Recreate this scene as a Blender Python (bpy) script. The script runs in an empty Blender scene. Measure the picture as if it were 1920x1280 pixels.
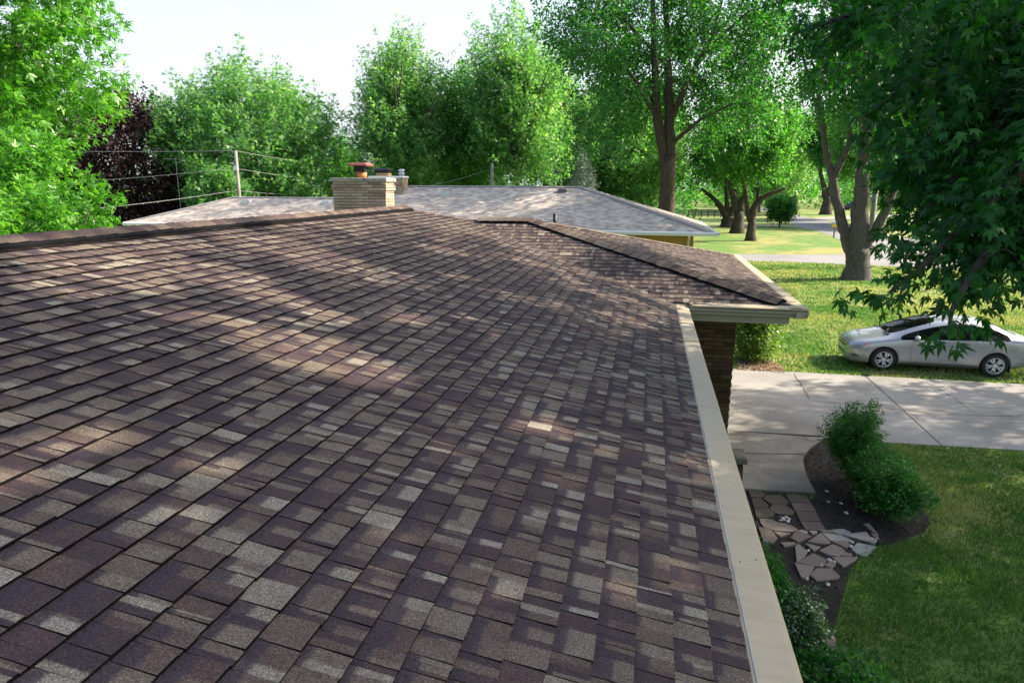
import bpy, bmesh, math, random
import numpy as np
from mathutils import Vector, Matrix
from mathutils.bvhtree import BVHTree

scene = bpy.context.scene
C = scene.collection
R = math.radians

# ------------------------------------------------------------------ camera
EYE = 4.87                                   # eye height above the lawn: the photographer stands on the roof
F_PX, YAW, PITCH, ROLL = 1249.0, R(11.5), R(13.09), R(0.28)
cam_d = bpy.data.cameras.new('camera')
cam = bpy.data.objects.new('camera', cam_d)
C.objects.link(cam)
cam.location = (0, 0, EYE)
cam_d.sensor_width = 36.0
cam_d.lens = 36.0 * F_PX / 1920.0
cam_d.clip_start, cam_d.clip_end = 0.05, 3000.0
cam.rotation_euler = (Matrix.Rotation(YAW, 3, 'Z') @ Matrix.Rotation(R(90) - PITCH, 3, 'X') @ Matrix.Rotation(ROLL, 3, 'Z')).to_euler()
scene.camera = cam

# ------------------------------------------------------------------ daylight
SUN_AZ, SUN_EL = R(22.0), R(34.0)            # azimuth counted from +X towards +Y
SUN_DIR = Vector((math.cos(SUN_EL) * math.cos(SUN_AZ), math.cos(SUN_EL) * math.sin(SUN_AZ), math.sin(SUN_EL)))
world = bpy.data.worlds.new('World')
scene.world = world
world.use_nodes = True
wn = world.node_tree
wn.nodes.clear()
sky = wn.nodes.new('ShaderNodeTexSky')
sky.sky_type = 'NISHITA'
sky.sun_disc = False
sky.sun_elevation = SUN_EL
sky.sun_rotation = R(90) - SUN_AZ
sky.air_density, sky.dust_density, sky.ozone_density = 1.0, 3.5, 0.8
bg = wn.nodes.new('ShaderNodeBackground')
bg.inputs['Strength'].default_value = 0.15
wo = wn.nodes.new('ShaderNodeOutputWorld')
# summer haze: the sky whitens evenly towards the horizon all the way round, with thin cloud in it
_tc = wn.nodes.new('ShaderNodeTexCoord'); _sp = wn.nodes.new('ShaderNodeSeparateXYZ'); wn.links.new(_tc.outputs['Generated'], _sp.inputs[0])
_mr = wn.nodes.new('ShaderNodeMapRange'); _mr.interpolation_type = 'SMOOTHSTEP'
_mr.inputs[1].default_value = 0.04; _mr.inputs[2].default_value = 0.62; _mr.inputs[3].default_value = 0.92; _mr.inputs[4].default_value = 0.05
wn.links.new(_sp.outputs[2], _mr.inputs[0])
_nz = wn.nodes.new('ShaderNodeTexNoise'); _nz.inputs['Scale'].default_value = 2.6; _nz.inputs['Detail'].default_value = 5; wn.links.new(_tc.outputs['Generated'], _nz.inputs['Vector'])
_cr = wn.nodes.new('ShaderNodeMapRange'); _cr.inputs[1].default_value = 0.35; _cr.inputs[2].default_value = 0.6; _cr.inputs[3].default_value = 0.55; _cr.inputs[4].default_value = 1.0; wn.links.new(_nz.outputs[0], _cr.inputs[0])
_mu = wn.nodes.new('ShaderNodeMath'); _mu.operation = 'MULTIPLY'; wn.links.new(_mr.outputs[0], _mu.inputs[0]); wn.links.new(_cr.outputs[0], _mu.inputs[1])
_mx = wn.nodes.new('ShaderNodeMix'); _mx.data_type = 'RGBA'; wn.links.new(_mu.outputs[0], _mx.inputs[0]); wn.links.new(sky.outputs[0], _mx.inputs[6]); _mx.inputs[7].default_value = (2.55, 2.68, 2.82, 1)
wn.links.new(_mx.outputs[2], bg.inputs['Color'])
wn.links.new(bg.outputs[0], wo.inputs['Surface'])
sun_d = bpy.data.lights.new('sun', 'SUN')
sun_d.energy, sun_d.angle, sun_d.color = 5.0, R(0.53), (1.0, 0.86, 0.69)
sun = bpy.data.objects.new('sun', sun_d)
C.objects.link(sun)
sun.location = SUN_DIR * 60
sun.rotation_euler = SUN_DIR.to_track_quat('Z', 'Y').to_euler()

scene.view_settings.view_transform = 'Standard'
scene.view_settings.look = 'None'
scene.view_settings.gamma = 1.0
scene.view_settings.use_curve_mapping = False
scene.view_settings.exposure = 1.45
scene.render.engine = 'CYCLES'
scene.cycles.use_denoising = True
scene.cycles.max_bounces = 8
scene.cycles.transparent_max_bounces = 8
scene.cycles.sample_clamp_indirect = 6.0

rng = np.random.default_rng(7)
random.seed(7)

# ------------------------------------------------------------------ survey helpers: sight lines measured from the photograph
def ray(px, py):
    X = (px - 960) / F_PX; U = -(py - 640) / F_PX
    cr, sr = math.cos(ROLL), math.sin(ROLL)
    xr = X * cr + U * sr; u = -X * sr + U * cr
    cp, sp = math.cos(PITCH), math.sin(PITCH)
    yf = cp + u * sp; z = -sp + u * cp
    c, s = math.cos(YAW), math.sin(YAW)
    return Vector((xr * c - yf * s, xr * s + yf * c, z))
def at(px, py, Y):
    r = ray(px, py); r = r * (Y / r.y)
    return Vector((r.x, r.y, r.z + EYE))
def gp(px, py, z=0.0):
    r = ray(px, py); r = r * ((z - EYE) / r.z)
    return Vector((r.x, r.y, z))
def project(P):
    P = np.asarray(P, float)
    x, y, z = P[..., 0], P[..., 1], P[..., 2] - EYE
    c, s = math.cos(YAW), math.sin(YAW)
    xr = x * c + y * s; yf = -x * s + y * c
    cp, sp = math.cos(PITCH), math.sin(PITCH)
    d = yf * cp - z * sp; u = yf * sp + z * cp
    cr, sr = math.cos(ROLL), math.sin(ROLL)
    return 960 + F_PX * (xr * cr - u * sr) / d, 640 - F_PX * (xr * sr + u * cr) / d, d

# ------------------------------------------------------------------ object helpers
def tag(o, label=None, cat=None, group=None, kind=None):
    if label: o['label'] = label
    if cat: o['category'] = cat
    if group: o['group'] = group
    if kind: o['kind'] = kind
    return o
def empty(name, loc=(0, 0, 0), rz=0.0, **k):
    o = bpy.data.objects.new(name, None)
    o.empty_display_size = 0.2
    o.location = loc; o.rotation_euler = (0, 0, rz)
    C.objects.link(o)
    return tag(o, **k)
def link_mesh(name, me, mat, parent=None, smooth=False, **k):
    mats = mat if isinstance(mat, (list, tuple)) else [mat]
    for m in mats:
        if m is not None: me.materials.append(m)
    if smooth:
        me.polygons.foreach_set('use_smooth', [True] * len(me.polygons))
    o = bpy.data.objects.new(name, me)
    C.objects.link(o)
    if parent is not None: o.parent = parent
    return tag(o, **k)
def copy_tree(o, parent=None):
    c = o.copy(); C.objects.link(c)
    if parent is not None: c.parent = parent
    for ch in [x for x in o.children]:
        copy_tree(ch, c)
    return c

class MB:
    """collects polygons of ONE part"""
    def __init__(s): s.v = []; s.f = []; s.mi = []
    def add(s, vs, fs, mi=0):
        b = len(s.v); s.v += [tuple(v) for v in vs]
        for f in fs: s.f.append([i + b for i in f]); s.mi.append(mi)
        return s
    def box(s, lo, hi, M=None, mi=0):
        x0, y0, z0 = lo; x1, y1, z1 = hi
        vs = [Vector(p) for p in ((x0,y0,z0),(x1,y0,z0),(x1,y1,z0),(x0,y1,z0),(x0,y0,z1),(x1,y0,z1),(x1,y1,z1),(x0,y1,z1))]
        if M is not None: vs = [M @ v for v in vs]
        return s.add(vs, [(0,3,2,1),(4,5,6,7),(0,1,5,4),(1,2,6,5),(2,3,7,6),(3,0,4,7)], mi)
    def cbox(s, lo, hi, c, mi=0):
        """box whose top rim is chamfered by c"""
        x0, y0, z0 = lo; x1, y1, z1 = hi
        vs = [(x0,y0,z0),(x1,y0,z0),(x1,y1,z0),(x0,y1,z0),(x0,y0,z1-c),(x1,y0,z1-c),(x1,y1,z1-c),(x0,y1,z1-c),
              (x0+c,y0+c,z1),(x1-c,y0+c,z1),(x1-c,y1-c,z1),(x0+c,y1-c,z1)]
        return s.add(vs, [(0,3,2,1),(8,9,10,11),(0,1,5,4),(1,2,6,5),(2,3,7,6),(3,0,4,7),(4,5,9,8),(5,6,10,9),(6,7,11,10),(7,4,8,11)], mi)
    def prism(s, poly, z0, z1, c=0.0, mi=0):
        """vertical prism on an xy polygon, top rim chamfered by c"""
        n = len(poly)
        cx = sum(p[0] for p in poly) / n; cy = sum(p[1] for p in poly) / n
        if sum(poly[i][0]*poly[(i+1)%n][1]-poly[(i+1)%n][0]*poly[i][1] for i in range(n)) < 0: poly = poly[::-1]
        vs = [(p[0], p[1], z0) for p in poly] + [(p[0], p[1], z1 - c) for p in poly]
        fs = [tuple(reversed(range(n)))] + [(i, (i+1) % n, n + (i+1) % n, n + i) for i in range(n)]
        if c > 0:
            r = [max(1e-6, math.hypot(p[0]-cx, p[1]-cy)) for p in poly]
            vs += [(p[0] + (cx-p[0])*c/q, p[1] + (cy-p[1])*c/q, z1) for p, q in zip(poly, r)]
            fs += [(n+i, n+(i+1)%n, 2*n+(i+1)%n, 2*n+i) for i in range(n)] + [tuple(range(2*n, 3*n))]
        else:
            fs += [tuple(range(n, 2*n))]
        return s.add(vs, fs, mi)
    def tube(s, pts, rad, n=8, cap=True, mi=0):
        pts = [Vector(p) for p in pts]
        rad = rad if isinstance(rad, (list, tuple)) else [rad] * len(pts)
        b = len(s.v); prev = None
        for i, p in enumerate(pts):
            t = (pts[min(i+1, len(pts)-1)] - pts[max(i-1, 0)]).normalized()
            if prev is None:
                a = t.cross(Vector((0.13, 0.9, 0.4))).normalized()
            else:
                a = (prev - t * prev.dot(t)).normalized()
            prev = a; bb = t.cross(a)
            for k in range(n):
                th = 2 * math.pi * k / n
                s.v.append(tuple(p + (a * math.cos(th) + bb * math.sin(th)) * rad[i]))
        for i in range(len(pts) - 1):
            for k in range(n):
                s.f.append([b+i*n+k, b+i*n+(k+1)%n, b+(i+1)*n+(k+1)%n, b+(i+1)*n+k]); s.mi.append(mi)
        if cap:
            s.f.append([b+k for k in reversed(range(n))]); s.mi.append(mi)
            e = b + (len(pts)-1)*n
            s.f.append([e+k for k in range(n)]); s.mi.append(mi)
        return s
    def lathe(s, prof, n=24, M=None, mi=0, close=False, cap=True):
        """profile of (r, z) turned about z"""
        b = len(s.v)
        for r, z in prof:
            for k in range(n):
                th = 2*math.pi*k/n; v = Vector((r*math.cos(th), r*math.sin(th), z))
                s.v.append(tuple(M @ v if M is not None else v))
        m = len(prof)
        for i in range(m if close else m-1):
            j = (i+1) % m
            for k in range(n):
                s.f.append([b+i*n+k, b+i*n+(k+1)%n, b+j*n+(k+1)%n, b+j*n+k]); s.mi.append(mi)
        if not close and cap:
            if prof[0][0] > 1e-5: s.f.append([b+k for k in reversed(range(n))]); s.mi.append(mi)
            if prof[-1][0] > 1e-5: s.f.append([b+(m-1)*n+k for k in range(n)]); s.mi.append(mi)
        return s
    def extrude(s, prof, A, B, right, up=Vector((0,0,1)), cap=True, mi=0):
        """profile of (across, height) swept from A to B"""
        A, B, right = Vector(A), Vector(B), Vector(right); n = len(prof)
        vs = [A + right*p[0] + up*p[1] for p in prof] + [B + right*p[0] + up*p[1] for p in prof]
        fs = [(i, (i+1)%n, n+(i+1)%n, n+i) for i in range(n)]
        if cap: fs += [tuple(reversed(range(n))), tuple(range(n, 2*n))]
        return s.add(vs, fs, mi)
    def mesh(s, name='m'):
        me = bpy.data.meshes.new(name)
        me.from_pydata(s.v, [], s.f)
        if any(s.mi): me.polygons.foreach_set('material_index', s.mi)
        me.update()
        return me
    def build(s, name, mat, parent=None, smooth=False, **k):
        return link_mesh(name, s.mesh(name), mat, parent, smooth, **k)

def fix_normals(me):
    bm = bmesh.new(); bm.from_mesh(me); bmesh.ops.recalc_face_normals(bm, faces=bm.faces); bm.to_mesh(me); bm.free()

# ------------------------------------------------------------------ materials
def new_mat(name):
    m = bpy.data.materials.new(name); m.use_nodes = True
    nt = m.node_tree; nt.nodes.clear()
    out = nt.nodes.new('ShaderNodeOutputMaterial')
    b = nt.nodes.new('ShaderNodeBsdfPrincipled')
    nt.links.new(b.outputs[0], out.inputs['Surface'])
    return m, nt, b, out
def N(nt, t, **k):
    n = nt.nodes.new(t)
    for a, v in k.items(): setattr(n, a, v)
    return n
def ramp(nt, stops, interp='LINEAR'):
    r = nt.nodes.new('ShaderNodeValToRGB'); r.color_ramp.interpolation = interp
    e = r.color_ramp.elements
    while len(e) < len(stops): e.new(0.5)
    for q, (p, c) in zip(e, stops):
        q.position = p; q.color = (*c, 1) if len(c) == 3 else c
    return r
def noise(nt, scale, detail=4, rough=0.55, vec=None, dist=0.0):
    n = nt.nodes.new('ShaderNodeTexNoise')
    n.inputs['Scale'].default_value = scale; n.inputs['Detail'].default_value = detail
    n.inputs['Roughness'].default_value = rough; n.inputs['Distortion'].default_value = dist
    if vec is not None: nt.links.new(vec, n.inputs['Vector'])
    return n
def mixc(nt, fac, a, b, blend='MIX'):
    m = nt.nodes.new('ShaderNodeMix'); m.data_type = 'RGBA'; m.blend_type = blend
    for s, v in ((m.inputs[0], fac), (m.inputs[6], a), (m.inputs[7], b)):
        if isinstance(v, bpy.types.NodeSocket): nt.links.new(v, s)
        elif isinstance(v, (int, float)): s.default_value = v
        else: s.default_value = (*v, 1)
    return m.outputs[2]
def mathn(nt, op, a, b=0.0, clamp=False):
    m = nt.nodes.new('ShaderNodeMath'); m.operation = op; m.use_clamp = clamp
    for s, v in ((m.inputs[0], a), (m.inputs[1], b)):
        if isinstance(v, bpy.types.NodeSocket): nt.links.new(v, s)
        else: s.default_value = v
    return m.outputs[0]
def bump(nt, b, height, strength=0.4, dist=0.01):
    n = nt.nodes.new('ShaderNodeBump')
    n.inputs['Strength'].default_value = strength; n.inputs['Distance'].default_value = dist
    nt.links.new(height, n.inputs['Height']); nt.links.new(n.outputs[0], b.inputs['Normal'])
def wpos(nt):
    return nt.nodes.new('ShaderNodeNewGeometry').outputs['Position']
def attr(nt, name):
    a = nt.nodes.new('ShaderNodeAttribute'); a.attribute_name = name
    return a

def simple(name, col, rough=0.6, metal=0.0, var=0.15, scale=6.0, bump_s=0.0, bscale=80.0, spec=0.5):
    m, nt, b, _ = new_mat(name)
    P = wpos(nt)
    n = noise(nt, scale, 5, 0.6, P)
    lo = tuple(c * (1 - var) for c in col); hi = tuple(min(1, c * (1 + var)) for c in col)
    r = ramp(nt, [(0.3, lo), (0.7, hi)]); nt.links.new(n.outputs[0], r.inputs[0])
    nt.links.new(r.outputs[0], b.inputs['Base Color'])
    b.inputs['Roughness'].default_value = rough; b.inputs['Metallic'].default_value = metal
    b.inputs['Specular IOR Level'].default_value = spec
    if bump_s > 0:
        n2 = noise(nt, bscale, 4, 0.6, P); bump(nt, b, n2.outputs[0], bump_s, 0.004)
    return m

def shingle_mat():
    m, nt, b, _ = new_mat('asphalt_shingle')
    P = wpos(nt)
    t = attr(nt, 'tint')
    # blends of coloured granules: plum, chocolate, brown, weathered grey, buff
    r = ramp(nt, [(0.0, (.033,.025,.031)), (0.28, (.056,.036,.036)), (0.42, (.086,.063,.052)), (0.60, (.120,.098,.076)),
                  (0.80, (.152,.134,.106)), (1.0, (.220,.205,.165))])
    blot = noise(nt, 9, 3, 0.6, P)
    uv = N(nt, 'ShaderNodeUVMap'); uv.uv_map = 'UVMap'
    sx = N(nt, 'ShaderNodeSeparateXYZ'); nt.links.new(uv.outputs[0], sx.inputs[0])
    edge = noise(nt, 190, 4, 1.0, P)
    ej = mathn(nt, 'SUBTRACT', edge.outputs[0], 0.5)
    spl = mathn(nt, 'GREATER_THAN', mathn(nt, 'ADD', sx.outputs[0], mathn(nt, 'MULTIPLY', ej, 0.45)), attr(nt, 'split').outputs['Fac'])
    tsel = N(nt, 'ShaderNodeMix'); nt.links.new(spl, tsel.inputs[0]); nt.links.new(t.outputs['Fac'], tsel.inputs[2]); nt.links.new(attr(nt, 'tint_b').outputs['Fac'], tsel.inputs[3])
    tj = mathn(nt, 'ADD', tsel.outputs[0], mathn(nt, 'MULTIPLY', mathn(nt, 'SUBTRACT', blot.outputs[0], 0.5), 0.32))
    nt.links.new(tj, r.inputs[0])
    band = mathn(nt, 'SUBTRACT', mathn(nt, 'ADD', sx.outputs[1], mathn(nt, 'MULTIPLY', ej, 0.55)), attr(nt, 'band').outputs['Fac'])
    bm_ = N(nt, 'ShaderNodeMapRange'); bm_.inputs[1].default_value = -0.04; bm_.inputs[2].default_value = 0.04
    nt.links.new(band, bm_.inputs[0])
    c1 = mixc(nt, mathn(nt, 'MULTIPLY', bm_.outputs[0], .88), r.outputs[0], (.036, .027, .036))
    g1 = noise(nt, 260, 2, 0.8, P); g2 = noise(nt, 110, 3, 0.75, P)
    gr = ramp(nt, [(0.32, (.30,.28,.30)), (0.48, (.80,.78,.78)), (0.58, (1.25,1.22,1.18)), (0.67, (2.6,2.5,2.4))])
    nt.links.new(g1.outputs[0], gr.inputs[0])
    c2 = mixc(nt, 0.85, c1, gr.outputs[0], 'MULTIPLY')
    g3 = ramp(nt, [(0.34, (.55,.54,.56)), (0.5, (.95,.95,.95)), (0.66, (1.6,1.57,1.52))]); nt.links.new(g2.outputs[0], g3.inputs[0])
    c3 = mixc(nt, 0.8, c2, g3.outputs[0], 'MULTIPLY')
    nt.links.new(c3, b.inputs['Base Color'])
    b.inputs['Roughness'].default_value = 0.85; b.inputs['Specular IOR Level'].default_value = 0.25
    bump(nt, b, g1.outputs[0], 0.6, 0.0025)
    return m
def far_shingle_mat(name, cols, wid=0.3, h=0.143):
    """roof too far away to tell its shingles apart"""
    m, nt, b, _ = new_mat(name)
    tc = N(nt, 'ShaderNodeUVMap'); tc.uv_map = 'UVMap'
    br = N(nt, 'ShaderNodeTexBrick'); nt.links.new(tc.outputs[0], br.inputs['Vector'])
    br.inputs['Scale'].default_value = 1.0
    br.inputs['Brick Width'].default_value = wid; br.inputs['Row Height'].default_value = h
    br.inputs['Mortar Size'].default_value = 0.012; br.inputs['Mortar Smooth'].default_value = 0.3
    br.inputs['Color1'].default_value = (0,0,0,1); br.inputs['Color2'].default_value = (1,1,1,1); br.inputs['Mortar'].default_value = (0.1,0.1,0.1,1)
    r = ramp(nt, [(0.0, cols[0]), (0.5, cols[1]), (1.0, cols[2])]); nt.links.new(br.outputs[0], r.inputs[0])
    n = noise(nt, 1.3, 4, 0.6, wpos(nt))
    r2 = ramp(nt, [(0.35, (.75,.75,.76)), (0.7, (1.15,1.14,1.12))]); nt.links.new(n.outputs[0], r2.inputs[0])
    c = mixc(nt, 0.8, r.outputs[0], r2.outputs[0], 'MULTIPLY')
    n3 = noise(nt, 30, 4, 0.7, wpos(nt)); r3 = ramp(nt, [(0.3, (.7,.7,.7)), (0.7, (1.25,1.25,1.25))]); nt.links.new(n3.outputs[0], r3.inputs[0])
    c = mixc(nt, 0.7, c, r3.outputs[0], 'MULTIPLY')
    nt.links.new(c, b.inputs['Base Color'])
    b.inputs['Roughness'].default_value = 0.9; b.inputs['Specular IOR Level'].default_value = 0.2
    bump(nt, b, br.outputs['Fac'], -0.5, 0.006)
    return m
def brick_mat(name, stops, rough=0.85):
    """fired brick, one tint per brick"""
    m, nt, b, _ = new_mat(name)
    oi = attr(nt, 'tint'); P = wpos(nt)
    r = ramp(nt, stops); nt.links.new(oi.outputs['Fac'], r.inputs[0])
    n = noise(nt, 35, 5, 0.65, P); r2 = ramp(nt, [(0.3, (.65,.63,.6)), (0.7, (1.2,1.2,1.2))]); nt.links.new(n.outputs[0], r2.inputs[0])
    nt.links.new(mixc(nt, 0.8, r.outputs[0], r2.outputs[0], 'MULTIPLY'), b.inputs['Base Color'])
    b.inputs['Roughness'].default_value = rough; b.inputs['Specular IOR Level'].default_value = 0.2
    bump(nt, b, n.outputs[0], 0.4, 0.003)
    return m
def leaf_mat(name, dark, mid, light, trans=0.35, rough=0.42, tcol=None, spec=0.4):
    m, nt, b, out = new_mat(name)
    t = attr(nt, 'tint')
    r = ramp(nt, [(0.0, dark), (0.55, mid), (1.0, light)]); nt.links.new(t.outputs['Fac'], r.inputs[0])
    nt.links.new(r.outputs[0], b.inputs['Base Color'])
    b.inputs['Roughness'].default_value = rough; b.inputs['Specular IOR Level'].default_value = spec
    tr = N(nt, 'ShaderNodeBsdfTranslucent')
    c = mixc(nt, 1.0, r.outputs[0], tcol or (1.75, 1.95, 0.65), 'MULTIPLY')
    nt.links.new(c, tr.inputs['Color'])
    mx = N(nt, 'ShaderNodeMixShader'); mx.inputs[0].default_value = trans
    nt.links.new(b.outputs[0], mx.inputs[1]); nt.links.new(tr.outputs[0], mx.inputs[2])
    nt.links.new(mx.outputs[0], out.inputs['Surface'])
    return m
def bark_mat(name, lo, hi):
    m, nt, b, _ = new_mat(name)
    P = wpos(nt)
    mp = N(nt, 'ShaderNodeMapping'); mp.inputs['Scale'].default_value = (1, 1, 0.16); nt.links.new(P, mp.inputs[0])
    n = noise(nt, 14, 6, 0.7, mp.outputs[0], 0.6); n2 = noise(nt, 1.2, 3, 0.6, P)
    r = ramp(nt, [(0.32, lo), (0.68, hi)]); nt.links.new(n.outputs[0], r.inputs[0])
    r2 = ramp(nt, [(0.4, (.8,.85,.8)), (0.7, (1.1,1.05,1.0))]); nt.links.new(n2.outputs[0], r2.inputs[0])
    nt.links.new(mixc(nt, 0.8, r.outputs[0], r2.outputs[0], 'MULTIPLY'), b.inputs['Base Color'])
    b.inputs['Roughness'].default_value = 0.9; b.inputs['Specular IOR Level'].default_value = 0.2
    bump(nt, b, n.outputs[0], 0.9, 0.04)
    return m
def lawn_mat():
    m, nt, b, _ = new_mat('lawn')
    P = wpos(nt)
    a = noise(nt, 0.22, 4, 0.6, P, 0.4); d = noise(nt, 1.1, 5, 0.65, P, 0.5); f = noise(nt, 14, 5, 0.75, P); ff = noise(nt, 70, 3, 0.7, P)
    r = ramp(nt, [(0.3, (.062,.140,.030)), (0.55, (.120,.215,.052)), (0.75, (.215,.275,.085))]); nt.links.new(d.outputs[0], r.inputs[0])
    dry = ramp(nt, [(0.44, (0,0,0)), (0.62, (1,1,1))]); nt.links.new(a.outputs[0], dry.inputs[0])
    dd = mathn(nt, 'MULTIPLY', dry.outputs[0], mathn(nt, 'MULTIPLY', d.outputs[0], 1.5, True))
    c = mixc(nt, dd, r.outputs[0], (.320,.275,.120))
    r3 = ramp(nt, [(0.3, (.55,.6,.5)), (0.7, (1.35,1.3,1.3))]); nt.links.new(f.outputs[0], r3.inputs[0])
    c = mixc(nt, 0.7, c, r3.outputs[0], 'MULTIPLY')
    r4 = ramp(nt, [(0.3, (.6,.6,.6)), (0.7, (1.3,1.3,1.3))]); nt.links.new(ff.outputs[0], r4.inputs[0])
    c = mixc(nt, 0.7, c, r4.outputs[0], 'MULTIPLY')
    nt.links.new(c, b.inputs['Base Color'])
    b.inputs['Roughness'].default_value = 0.9; b.inputs['Specular IOR Level'].default_value = 0.15
    bump(nt, b, f.outputs[0], 0.6, 0.05)
    return m
def concrete_mat(name, col, stain=0.35, scale=0.9):
    m, nt, b, _ = new_mat(name)
    P = wpos(nt)
    a = noise(nt, scale, 6, 0.62, P, 0.6); f = noise(nt, 28, 5, 0.7, P); g = noise(nt, 220, 2, 0.6, P)
    r = ramp(nt, [(0.32, tuple(c*(1-stain) for c in col)), (0.55, col), (0.75, tuple(c*1.12 for c in col))]); nt.links.new(a.outputs[0], r.inputs[0])
    r2 = ramp(nt, [(0.3, (.82,.81,.79)), (0.7, (1.1,1.1,1.1))]); nt.links.new(f.outputs[0], r2.inputs[0])
    c = mixc(nt, 0.8, r.outputs[0], r2.outputs[0], 'MULTIPLY')
    r3 = ramp(nt, [(0.3, (.85,.85,.85)), (0.7, (1.1,1.1,1.1))]); nt.links.new(g.outputs[0], r3.inputs[0])
    c = mixc(nt, 0.7, c, r3.outputs[0], 'MULTIPLY')
    nt.links.new(c, b.inputs['Base Color'])
    b.inputs['Roughness'].default_value = 0.85; b.inputs['Specular IOR Level'].default_value = 0.3
    bump(nt, b, f.outputs[0], 0.25, 0.006)
    return m

M_SH = shingle_mat()
M_DECK = simple('roof_felt', (.03,.027,.027), 0.95)
M_VENT = simple('black_ridge_vent', (.006,.006,.007), 0.85, spec=0.1)
def weathered(name, col, rough, dirt):
    """painted sheet metal with faint run-off streaks and grit"""
    m, nt, b, _ = new_mat(name); P = wpos(nt)
    mp = N(nt, 'ShaderNodeMapping'); mp.inputs['Scale'].default_value = (1.2, 9, 1.2); nt.links.new(P, mp.inputs[0])
    n = noise(nt, 1.6, 6, .7, mp.outputs[0], .4); g = noise(nt, 55, 4, .8, P)
    r = ramp(nt, [(.34, tuple(c*(1-dirt) for c in col)), (.52, col), (.8, tuple(c*1.06 for c in col))]); nt.links.new(n.outputs[0], r.inputs[0])
    r2 = ramp(nt, [(.22, (.55,.52,.48)), (.36, (1,1,1))]); nt.links.new(g.outputs[0], r2.inputs[0])
    nt.links.new(mixc(nt, .7, r.outputs[0], r2.outputs[0], 'MULTIPLY'), b.inputs['Base Color'])
    b.inputs['Roughness'].default_value = rough
    return m
M_COVER = weathered('beige_painted_aluminium', (.41,.335,.222), 0.55, .12)
M_GUT = simple('grey_beige_aluminium', (.27,.26,.215), 0.5, 0.0, 0.06, 3.0)
M_SEAM = simple('white_aluminium_seam', (.62,.58,.50), 0.5)
M_SCREW = simple('dark_screw', (.03,.03,.035), 0.5, 0.6)
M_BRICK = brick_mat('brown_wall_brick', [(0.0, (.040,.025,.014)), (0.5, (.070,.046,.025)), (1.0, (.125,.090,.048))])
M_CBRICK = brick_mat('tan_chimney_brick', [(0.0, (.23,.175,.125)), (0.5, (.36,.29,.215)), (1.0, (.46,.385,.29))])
M_MORTAR = simple('mortar', (.10,.09,.075), 0.95, 0, 0.2, 12, 0.3)
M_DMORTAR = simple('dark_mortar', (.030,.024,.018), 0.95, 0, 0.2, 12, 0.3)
M_CAPST = concrete_mat('weathered_cap_concrete', (.33,.30,.25), 0.5, 4.0)
M_TERRA = simple('terracotta', (.42,.16,.075), 0.8, 0, 0.2, 9, 0.2)
M_REDCAP = simple('faded_red_metal', (.21,.075,.06), 0.55, 0.1, 0.25, 8)
M_BLACK = simple('black_metal', (.016,.016,.018), 0.5, 0.4)
M_GALV = simple('galvanised_metal', (.50,.52,.55), 0.4, 0.6, 0.15, 8)
M_WHITE = simple('white_paint', (.74,.75,.74), 0.5, 0, 0.05, 5)
M_YELLOW = simple('ochre_siding', (.40,.24,.045), 0.75, 0, 0.1, 5)
M_CONC = concrete_mat('driveway_concrete', (.280,.272,.255), 0.30, 0.55)
M_CONC2 = concrete_mat('walk_concrete', (.25,.24,.215), 0.45, 1.4)
M_ASPH = concrete_mat('street_asphalt', (.21,.21,.215), 0.18, 0.25)
M_SOIL = simple('dark_mulch_soil', (.020,.0155,.013), 0.95, 0, 0.5, 20, 0.9, 55)
M_CHIP = simple('pale_wood_chips', (.23,.155,.095), 0.9, 0, 0.45, 30, 0.9, 60)
M_LAWN = lawn_mat()
M_BARK = bark_mat('grey_bark', (.040,.036,.032), (.135,.126,.114))
M_BARKD = bark_mat('dark_bark', (.030,.024,.018), (.095,.080,.064))
M_POLE = bark_mat('weathered_pole_wood', (.16,.15,.14), (.30,.285,.265))
# ================================================================== THE GROUND
def sheet(name, poly, z, mat, parent=None, thick=0.0, **k):
    mb = MB()
    if thick > 0: mb.prism([(p[0], p[1]) for p in poly], z - thick, z, 0.008)
    else:
        n = len(poly)
        if sum(poly[i][0]*poly[(i+1)%n][1]-poly[(i+1)%n][0]*poly[i][1] for i in range(n)) < 0: poly = poly[::-1]
        mb.add([(p[0], p[1], z) for p in poly], [tuple(range(n))])
    return mb.build(name, mat, parent, **k)
def pip(P, poly):
    x, y = P[:, 0], P[:, 1]; ins = np.zeros(len(P), bool); n = len(poly)
    for i in range(n):
        x1, y1 = poly[i][0], poly[i][1]; x2, y2 = poly[(i+1) % n][0], poly[(i+1) % n][1]
        c = ((y1 > y) != (y2 > y)) & (x < (x2 - x1) * (y - y1) / ((y2 - y1) + 1e-12) + x1)
        ins ^= c
    return ins

# the lawn: one sheet to the horizon
sheet('ground', [(-900, -300), (900, -300), (900, 1500), (-900, 1500)], 0.0, M_LAWN, kind='structure')

# the side street running away and the cross street in front
cross_poly = [gp(1340, 474.5), gp(1400, 473), gp(1500, 470), gp(1600, 467), gp(1680, 462), gp(1740, 452), gp(1990, 468), gp(1990, 506), gp(1720, 487), gp(1580, 482.5), gp(1400, 484.5), gp(1340, 486)]
cross_poly = [(-14.0, 52.3), (6.5, 52.6), (10.5, 53.2), (14.0, 54.2), (16.5, 58.0), (40.0, 58.5), (40, 44.5), (15, 46.6), (9, 47.7), (-14.0, 47.4)]
sheet('cross_street', cross_poly, 0.006, M_ASPH, kind='structure')
side_px_l = [(1592, 470), (1588, 452), (1560, 437), (1527, 427), (1492, 420), (1475, 409), (1458, 401), (1436, 393.5), (1400, 386.5)]
side_px_r = [(1430, 383.5), (1466, 389.5), (1500, 400), (1560, 412), (1650, 430), (1745, 447), (1830, 466)]
sheet('side_street', [gp(*p) for p in side_px_l] + [gp(*p) for p in side_px_r], 0.011, M_ASPH, kind='structure')
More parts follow.
